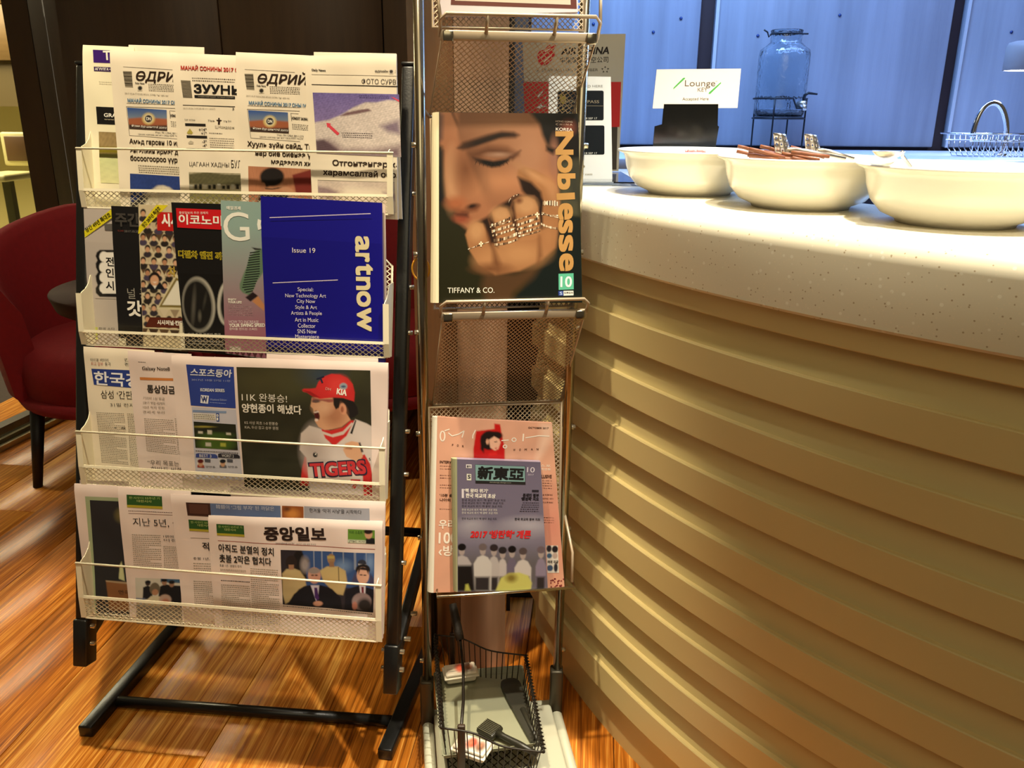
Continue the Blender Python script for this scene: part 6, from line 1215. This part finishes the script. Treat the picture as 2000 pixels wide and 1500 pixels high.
MB().tube([fp[-1] - fb, aty(1899, 268, YF) - fb], .011, 12).build('nozzle', cs_, t)
YW = 2.86; t = thing('dish_rack', 'chrome wire dish rack behind the tap on the back counter', 'dish rack', (aty(1940, 300, YW).x, YW, ZC)); o0 = t.location.copy()
A = aty(1884, 262, YW) - o0; B_ = aty(2060, 264, YW) - o0
for dy in (0, .16):
    MB().tube([A + Vector((0, dy, 0)), B_ + Vector((0, dy, 0))], .0026, 6).build('rim_wire', cs_, t); MB().tube([A + Vector((.02, dy, -.022)), B_ + Vector((0, dy, -.022))], .002, 6).build('rim_wire', cs_, t)
MB().tube([A, A + Vector((0, .16, 0))], .0026, 6).build('rim_wire', cs_, t); MB().tube([aty(1879, 262, YW) - o0 + Vector((-.02, 0, 0)), A], .002, 6).build('rim_wire', cs_, t)
L = B_.x - A.x
for k in range(14):
    x = A.x + .03 + k * (L - .05) / 13; zt2 = A.z
    MB().tube([(x, 0, zt2), (x + .004, .0, zt2 - .05), (x + .006, .03, .004), (x + .006, .13, .004), (x + .004, .16, zt2 - .05), (x, .16, zt2)], .0018, 6).build('cross_wire', cs_, t)
YQ = 3.0; lc = aty(2012, 110, YQ); rl = (lc.x - aty(1968, 110, YQ).x); zb_ = aty(1990, 138, YQ).z; zt2 = aty(1990, 80, YQ).z
t = thing('pendant_lamp', 'grey cylinder pendant lamp glowing white at the right edge', 'lamp', (lc.x, YQ, zb_)); hh = zt2 - zb_
MB().lathe([(rl * .96, 0.0), (rl, 0), (rl * 1.0, hh * .8), (rl * .92, hh * .95), (rl * .7, hh), (0, hh), (0, hh - .004), (rl * .68, hh - .004), (rl * .88, hh * .92), (rl * .96, hh * .78)], n=40, closed=True).build('shade', mat('grey_lamp_shade', (150, 148, 150), .5), t)
MB().lathe([(0, .0015), (rl * .95, .0015), (rl * .95, .006), (0, .006)], n=32).build('diffuser', emit('lamp_glow', (236, 240, 255), 14), t)
MB().tube([(0, 0, hh), (0, 0, 2.9 - zb_ - .001)], .003, 6).build('cord', wire, t)
light('pendant_lamp_light', 'SPOT', (lc.x, YQ, zb_ + .008), (lc.x, YQ, 0), 14, (.55, .72, 1.0), .05, 150, .5)

# ================================================================= red tub chairs and side table
redf = mat('red_felt_upholstery', (128, 6, 16), .85, noise=.15, nscale=60, bump=.25, bscale=500)
legm = mat('black_tapered_leg', (14, 12, 11), .5)
def chair(name_label, cx, cy, face, group='red tub chairs'):
    t = thing('tub_chair', name_label, 'chair', (cx, cy, 0), group=group); t.rotation_euler = (0, 0, face)      # local -y is the front
    mb = MB(); n = 36; vs = []; fs = []; m = 12
    for k in range(n + 1):
        a = math.radians(-38 + 256 * k / n)                      # opening towards -y
        b = abs((k / n) - .5) * 2; top = .83 - .20 * max(0, b - .25) ** 1.3 * 1.4; fl = .02 + .04 * (1 - b)
        ca_, sa_ = math.cos(a), math.sin(a)
        sec = [(.34, .245), (.385, .29), (.40 + fl * .3, .44), (.405 + fl * .7, .60), (.40 + fl, top - .03), (.392 + fl, top - .006), (.372 + fl, top), (.352 + fl, top - .008), (.335 + fl * .9, top - .04), (.315 + fl * .4, .55), (.305, .44), (.30, .32)]
        for r, z in sec: vs.append((r * ca_ * .98, r * sa_ * .92, z))
    for k in range(n):
        for i in range(m):
            j = (i + 1) % m; fs.append((k * m + i, k * m + j, (k + 1) * m + j, (k + 1) * m + i))
    fs += [tuple(range(m))[::-1], tuple(n * m + i for i in range(m))]
    mb.add(vs, fs, smooth=True); autosmooth(mb.build('back_shell', redf, t), 60)
    MB().lathe([(0, .26), (.29, .26), (.335, .29), (.34, .36), (.325, .415), (.28, .44), (.15, .452), (0, .455)], n=40).build('seat_cushion', redf, t)
    MB().lathe([(0, .235), (.30, .235), (.345, .248), (.355, .27), (.33, .29), (0, .285)], n=40).build('seat_base', redf, t)
    for (x, y) in ((-.24, -.22), (.24, -.22), (-.24, .24), (.24, .24)):
        MB().tube([(x * 1.12, y * 1.12, 0), (x, y, .25)], [.014, .022], 12).build('leg', legm, t)
chair('red felt tub chair on black legs left of the newspaper rack', -1.29, 2.70, .18)
chair('red felt tub chair mostly hidden behind the newspaper rack, showing beside its right upright', -.44, 2.80, -.3)
tb = thing('side_table', 'round dark wooden side table with thick rim in front of the left red chair', 'table', (-.93, 2.2, 0))
zt3 = .70
MB().lathe([(0, zt3 - .055), (.245, zt3 - .055), (.272, zt3 - .04), (.285, zt3 - .004), (.283, zt3), (0, zt3)], n=56).build('tabletop', mat('dark_walnut_top', (58, 34, 24), .7, spec=.12, noise=.3, nscale=6), tb)
MB().tube([(0, 0, .02), (0, 0, zt3 - .05)], .03, 20).build('pedestal', legm, tb); MB().lathe([(0, 0), (.2, 0), (.2, .008), (.05, .022), (0, .022)], n=40).build('foot_plate', legm, tb)
yr = aty(812, 525, 2.15)
tr_ = MB().tube([(.014 * math.cos(a * PI / 12), 0, .019 * math.sin(a * PI / 12)) for a in range(24)], .0016, 8, closed=True).build('cord_ring', mat('yellow_cord', (214, 150, 30), .5), None, (aty(822, 525, 1.345).x, 1.345, aty(826, 525, 1.345).z))
tag(tr_, 'small yellow loop hanging behind the left post of the slim rack', 'ring')

# ---- seats in the concourse beyond the glass
ZS = aty(30, 258, 4.5).z
for k in range(3):
    x = aty(47, 300, 4.5).x - k * .20 - .03
    t = thing('concourse_seat', ['cream framed concourse seat with brown back panel nearest the dark wall, beyond the glass', 'second cream framed concourse seat beyond the glass, cut by the left picture edge', 'third cream framed concourse seat beyond the glass at far left'][k], 'seat', (x, 4.5, 0), group='seats in the concourse')
    h0 = ZS - .17
    MB().rbox((-.085, 0, h0), (.085, .02, ZS), .012).build('back_frame', mat('cream_seat_frame', (206, 196, 140), .5), t)
    MB().rbox((-.062, -.008, h0 + .025), (.062, -.001, ZS - .02), .006).build('back_panel', mat('brown_seat_panel', (88, 60, 26), .5), t)
    MB().rbox((-.085, -.30, h0 - .06), (.085, .0, h0 - .025), .012).build('seat_pan', mat('cream_seat_frame', (206, 196, 140), .5), t)
    MB().box((-.02, -.16, .0), (.02, -.12, h0 - .06)).build('leg', mat('olive_seat_leg', (70, 68, 30), .5), t)

# ================================================================= basket at the foot of the slim rack
zsurf = .035
sh = MB().rbox((-.115, -.30, 0), (.115, .0, .012), .005)
pan = sh.build('bottom_pan', greyp, srk); pan.location = sl_(sw(SW / 2, .030, .005)); pan.rotation_euler = (0, 0, math.atan2(SR.y, SR.x))
ZR = .168
bl4 = [onz(850, 1240, ZR), onz(1027, 1268, ZR - .012), onz(1063, 1456, ZR - .012), onz(862, 1422, ZR)]       # back-left, back-right, front-right, front-left
ctr = sum(bl4, Vector()) / 4; ctr.z = .048
bsk = thing('wire_basket', 'black wire carrying basket with handle on the foot of the slim rack', 'basket', ctr)
bw = mat('dark_basket_wire', (34, 28, 20), .45, .4)
top = [q - ctr for q in bl4]; ZB = .006
def rimc(A, B, n, dip):
    out = []
    for i in range(n + 1):
        t = i / n; p = A.lerp(B, t); s_ = 1 / (1 + math.exp(-(t - .45) * 14)) if dip else 0
        out.append(Vector((p.x, p.y, (A.z if not dip else (A.z * (1 - s_) + (A.z - .026) * s_)))))
    return out
for q in top: pass
BLt, BRt, FRt, FLt = top
back = rimc(BLt, BRt, 16, True); front = rimc(FLt, FRt, 16, True)
side_r = [back[-1].lerp(front[-1], i / 14) for i in range(15)]; side_l = [back[0].lerp(front[0], i / 14) for i in range(15)]
MB().tube(back, .0016, 6).build('rim_wire', bw, bsk); MB().tube(front, .0020, 6).build('rim_wire', bw, bsk); MB().tube(side_r, .0022, 6).build('rim_wire', bw, bsk); MB().tube(side_l, .0022, 6).build('rim_wire', bw, bsk)
cen = (back[0] + back[-1] + front[0] + front[-1]) / 4
low = lambda p: Vector((cen.x + (p.x - cen.x) * .86, cen.y + (p.y - cen.y) * .88, ZB))
def coil(P, part):
    pts = []
    for i in range(len(P) - 1):
        for j in range(8):
            t = (i + j / 8) / (len(P) - 1); p = P[0].lerp(P[-1], t); a = j / 8 * 2 * PI * 2
            pts.append(p + Vector((.0042 * math.cos(a), 0, .0042 * math.sin(a))))
    MB().tube(pts, .0011, 5).build(part, bw, bsk)
coil(side_r, 'rim_coil'); coil(side_l, 'rim_coil')
for P in (back[1:-1], front[1:-1], side_r[1:-1:1], side_l[1:-1:1]):
    for p in P: MB().tube([p, p.lerp(low(p), .5), low(p)], .0010, 5).build('side_wire', bw, bsk)
for z_ in (.0, ):
    MB().tube([low(back[0]), low(back[-1]), low(front[-1]), low(front[0])], .0018, 6, closed=True).build('base_wire', bw, bsk)
mid = lambda f: Vector((cen.x + (back[0].x * .86 - cen.x * .86) * 0, 0, 0))
m1 = low(back[0]); m2_ = low(back[-1]); m3 = low(front[-1]); m4 = low(front[0])
lt = MB(); nU = 18; nV = 24
for i in range(nU):
    for j in range(nV):
        f = lambda a, b: (m1 * (1 - a / nU) + m2_ * (a / nU)) * (1 - b / nV) + (m4 * (1 - a / nU) + m3 * (a / nU)) * (b / nV)
        a, b = (f(i, j), f(i + 1, j + 1)) if (i + j) % 2 == 0 else (f(i, j + 1), f(i + 1, j)); d = (b - a).normalized(); q = d.cross(Vector((0, 0, 1))) * .0007
        lt.add([a - q, a + q, b + q, b - q, a - q + Vector((0, 0, .001)), a + q + Vector((0, 0, .001)), b + q + Vector((0, 0, .001)), b - q + Vector((0, 0, .001))], [(0, 3, 2, 1), (4, 5, 6, 7), (0, 1, 5, 4), (2, 3, 7, 6)])
lt.build('base_mesh', bw, bsk)
# corner posts and carrying handle
hm = mat('dark_handle_grip', (52, 36, 22), .5)
pb = onz(883, 1239, ZR) - ctr; pf = onz(901, 1420, ZR) - ctr
MB().rbox((-.005, -.003, -.10), (.005, .003, .004), .0015, Matrix.Translation(pb)).build('handle_post', hm, bsk); MB().rbox((-.0065, -.004, -.115), (.0065, .004, .004), .002, Matrix.Translation(pf)).build('handle_post', hm, bsk)
Ym = (pb.y + ctr.y); h1 = aty(884, 1180, Ym) - ctr; hb = aty(890, 1210, Ym - .02) - ctr; h3 = aty(899, 1250, Ym - .045) - ctr
MB().tube([pb, h1 + Vector((0, 0, -.006)), h1], .0022, 6).build('handle_wire', bw, bsk)
MB().tube([h1, h1.lerp(hb, .5), hb, h3.lerp(hb, .4), h3], [.0075, .0082, .0088, .0085, .0078], 12).build('handle_grip', mat('black_leather_grip', (30, 24, 18), .6, bump=.3, bscale=400), bsk)
MB().tube([h3, aty(905, 1310, Ym - .10) - ctr, aty(905, 1370, Ym - .17) - ctr, pf], .0030, 8).build('handle_wire', bw, bsk)
# tray, boxes and tools in the basket
ZQ = .098
tq = [onz(845, 1312, ZQ), onz(1022, 1298, ZQ), onz(1052, 1452, ZQ), onz(862, 1478, ZQ)]
tc_ = sum(tq, Vector()) / 4; tc_.z = ZQ - .014
tp = thing('plastic_tray', 'grey-green rectangular plastic tray lying inside the wire basket', 'tray', tc_)
gt = mat('grey_green_plastic', (136, 136, 112), .35)
L4 = [q - Vector((tc_.x, tc_.y, tc_.z)) for q in tq]
inn = [Vector((q.x * .90, q.y * .92, .004)) for q in L4]; outb = [Vector((q.x * .9, q.y * .92, 0)) for q in L4]; topo = [Vector((q.x, q.y, .014)) for q in L4]; topi = [Vector((q.x * .965, q.y * .975, .014)) for q in L4]
fs = [(3, 2, 1, 0)]
vs = outb + topo + topi + inn
for r_ in range(3):
    for i in range(4): j = (i + 1) % 4; fs.append((r_ * 4 + i, r_ * 4 + j, (r_ + 1) * 4 + j, (r_ + 1) * 4 + i))
fs.append((12, 13, 14, 15)); fs = [f[::-1] for f in fs]
mb = MB().add(vs, fs); o = mb.build('tray_shell', gt, tp); bm = bmesh.new(); bm.from_mesh(o.data); bmesh.ops.recalc_face_normals(bm, faces=bm.faces); bmesh.ops.bevel(bm, geom=[e for e in bm.edges], offset=.002, segments=2, affect='EDGES'); bm.to_mesh(o.data); bm.free()
ztf = ZQ - .0098
def box_pack(px, py, rot, w_, d_, h_, label, z):
    c = onz(px, py, z + h_); t = thing('snack_box', label, 'food box', (c.x, c.y, z), group='white plastic snack boxes'); t.rotation_euler = (0, 0, rot)
    wp = mat('white_box_plastic', (226, 218, 200), .35)
    MB().rbox((-w_ / 2 + .004, -d_ / 2 + .004, 0), (w_ / 2 - .004, d_ / 2 - .004, h_ - .010), .006, seg=3).build('box_base', wp, t)
    MB().rbox((-w_ / 2, -d_ / 2, h_ - .0105), (w_ / 2, d_ / 2, h_ - .007), .0016).build('box_flange', wp, t)
    MB().rbox((-w_ / 2 + .003, -d_ / 2 + .003, h_ - .007), (w_ / 2 - .003, d_ / 2 - .003, h_), .0045, seg=3).build('lid', wp, t)
    a, b = w_ / 2 - .007, d_ / 2 - .006; n = 28; X, Y = np.meshgrid(np.linspace(-1, 1, n + 1), np.linspace(-1, 1, n // 2 + 1))
    Cc = paint(X * 10, Y * 10, (226, 214, 196), [ell(0, 1, 3.6, 9, (196, 40, 20), 1.5), ell(-1, 0, 1.6, 5, (226, 120, 90), 2), ell(6.4, -1, 3.0, 8, (40, 28, 22), 1.5), ell(6.2, 1, 1.8, 5, (176, 120, 90), 2), ell(-6, -5, 2.6, 1.0, (120, 110, 96), .8), ell(-6.4, 0, 2.2, .8, (150, 140, 120), .8)])
    P = [(x * a, y * b, h_ + .0004) for x, y in zip(X.ravel(), Y.ravel())]; W = n + 1
    MB().add(P, [(j * W + i, j * W + i + 1, (j + 1) * W + i + 1, (j + 1) * W + i) for j in range(n // 2) for i in range(n)], [tuple(c) for c in Cc.reshape(-1, 3)]).build('lid_label', INKC, t)
box_pack(899, 1305, .24, .068, .040, .024, 'white snack box with red label on the far left of the grey tray', ztf + .004)
box_pack(922, 1452, -.42, .066, .042, .022, 'white snack box with red label near the front wires of the basket', ztf + .0005)
# shoe-horn shaped spatula
A = onz(992, 1322, ztf + .012); B_ = onz(1052, 1448, ztf + .012); t = thing('spatula', 'dark grey rounded plastic spatula lying along the right side of the grey tray', 'utensil', (A.x, A.y, ztf + .001))
d = (B_ - A); d.z = 0; L = d.length; d.normalize(); sd = Vector((d.y, -d.x, 0)); pr_ = []
ws = [(0, .0), (.01, .55), (.03, .82), (.07, 1.0), (.14, 1.04), (.3, .98), (.55, .85), (.8, .7), (.95, .6), (1.0, .4)]
lft = [d * (L * u) + sd * (.0185 * w) for u, w in ws]; rgt = [d * (L * u) - sd * (.0185 * w) for u, w in ws[::-1]]
mb = MB().prism(lft + rgt[:-1], (0, 0, .008)); o = mb.build('blade', mat('charcoal_plastic', (44, 42, 32), .45), t); bm = bmesh.new(); bm.from_mesh(o.data); bmesh.ops.remove_doubles(bm, verts=bm.verts, dist=1e-5); bmesh.ops.recalc_face_normals(bm, faces=bm.faces); bm.to_mesh(o.data); bm.free()
MB().tube([d * (L * .5) + Vector((0, 0, .0075)), d * (L * .97) + Vector((0, 0, .0075))], [.005, .004], 10).build('handle_rib', mat('charcoal_plastic', (44, 42, 32), .45), t)
A = onz(966, 1425, ztf + .016); B_ = onz(1050, 1470, ztf + .016); t = thing('cleaning_brush', 'dark long-handled brush with ribbed head lying diagonally at the front of the grey tray', 'brush', (A.x, A.y, ztf + .0015)); d = (B_ - A); d.z = 0; L = d.length; d.normalize(); sd = Vector((d.y, -d.x, 0))
bm_ = mat('black_brush_plastic', (36, 34, 24), .4)
R4 = Matrix((d, -sd, Vector((0, 0, 1)))).transposed().to_4x4()
MB().rbox((-.030, -.017, .004), (.008, .017, .014), .004, R4).build('head', bm_, t)
for k in range(9): MB().box((-.028, -.0155 + k * .0036, .0142), (.004, -.0145 + k * .0036, .0158), R4).build('rib', mat('rib_grey', (84, 80, 60), .5), t)
MB().rbox((-.026, -.016, 0), (.006, .016, .004), .002, R4).build('bristles', mat('olive_bristle', (86, 82, 40), .9, bump=.5, bscale=900), t)
MB().tube([R4 @ Vector((.006, 0, .010)), R4 @ Vector((.02, 0, .010)), R4 @ Vector((L * .6, 0, .011)), R4 @ Vector((L, 0, .010))], [.0075, .0055, .0062, .0050], 12).build('handle', bm_, t)

flush_sheets()

print('signs', Ya, Yp)
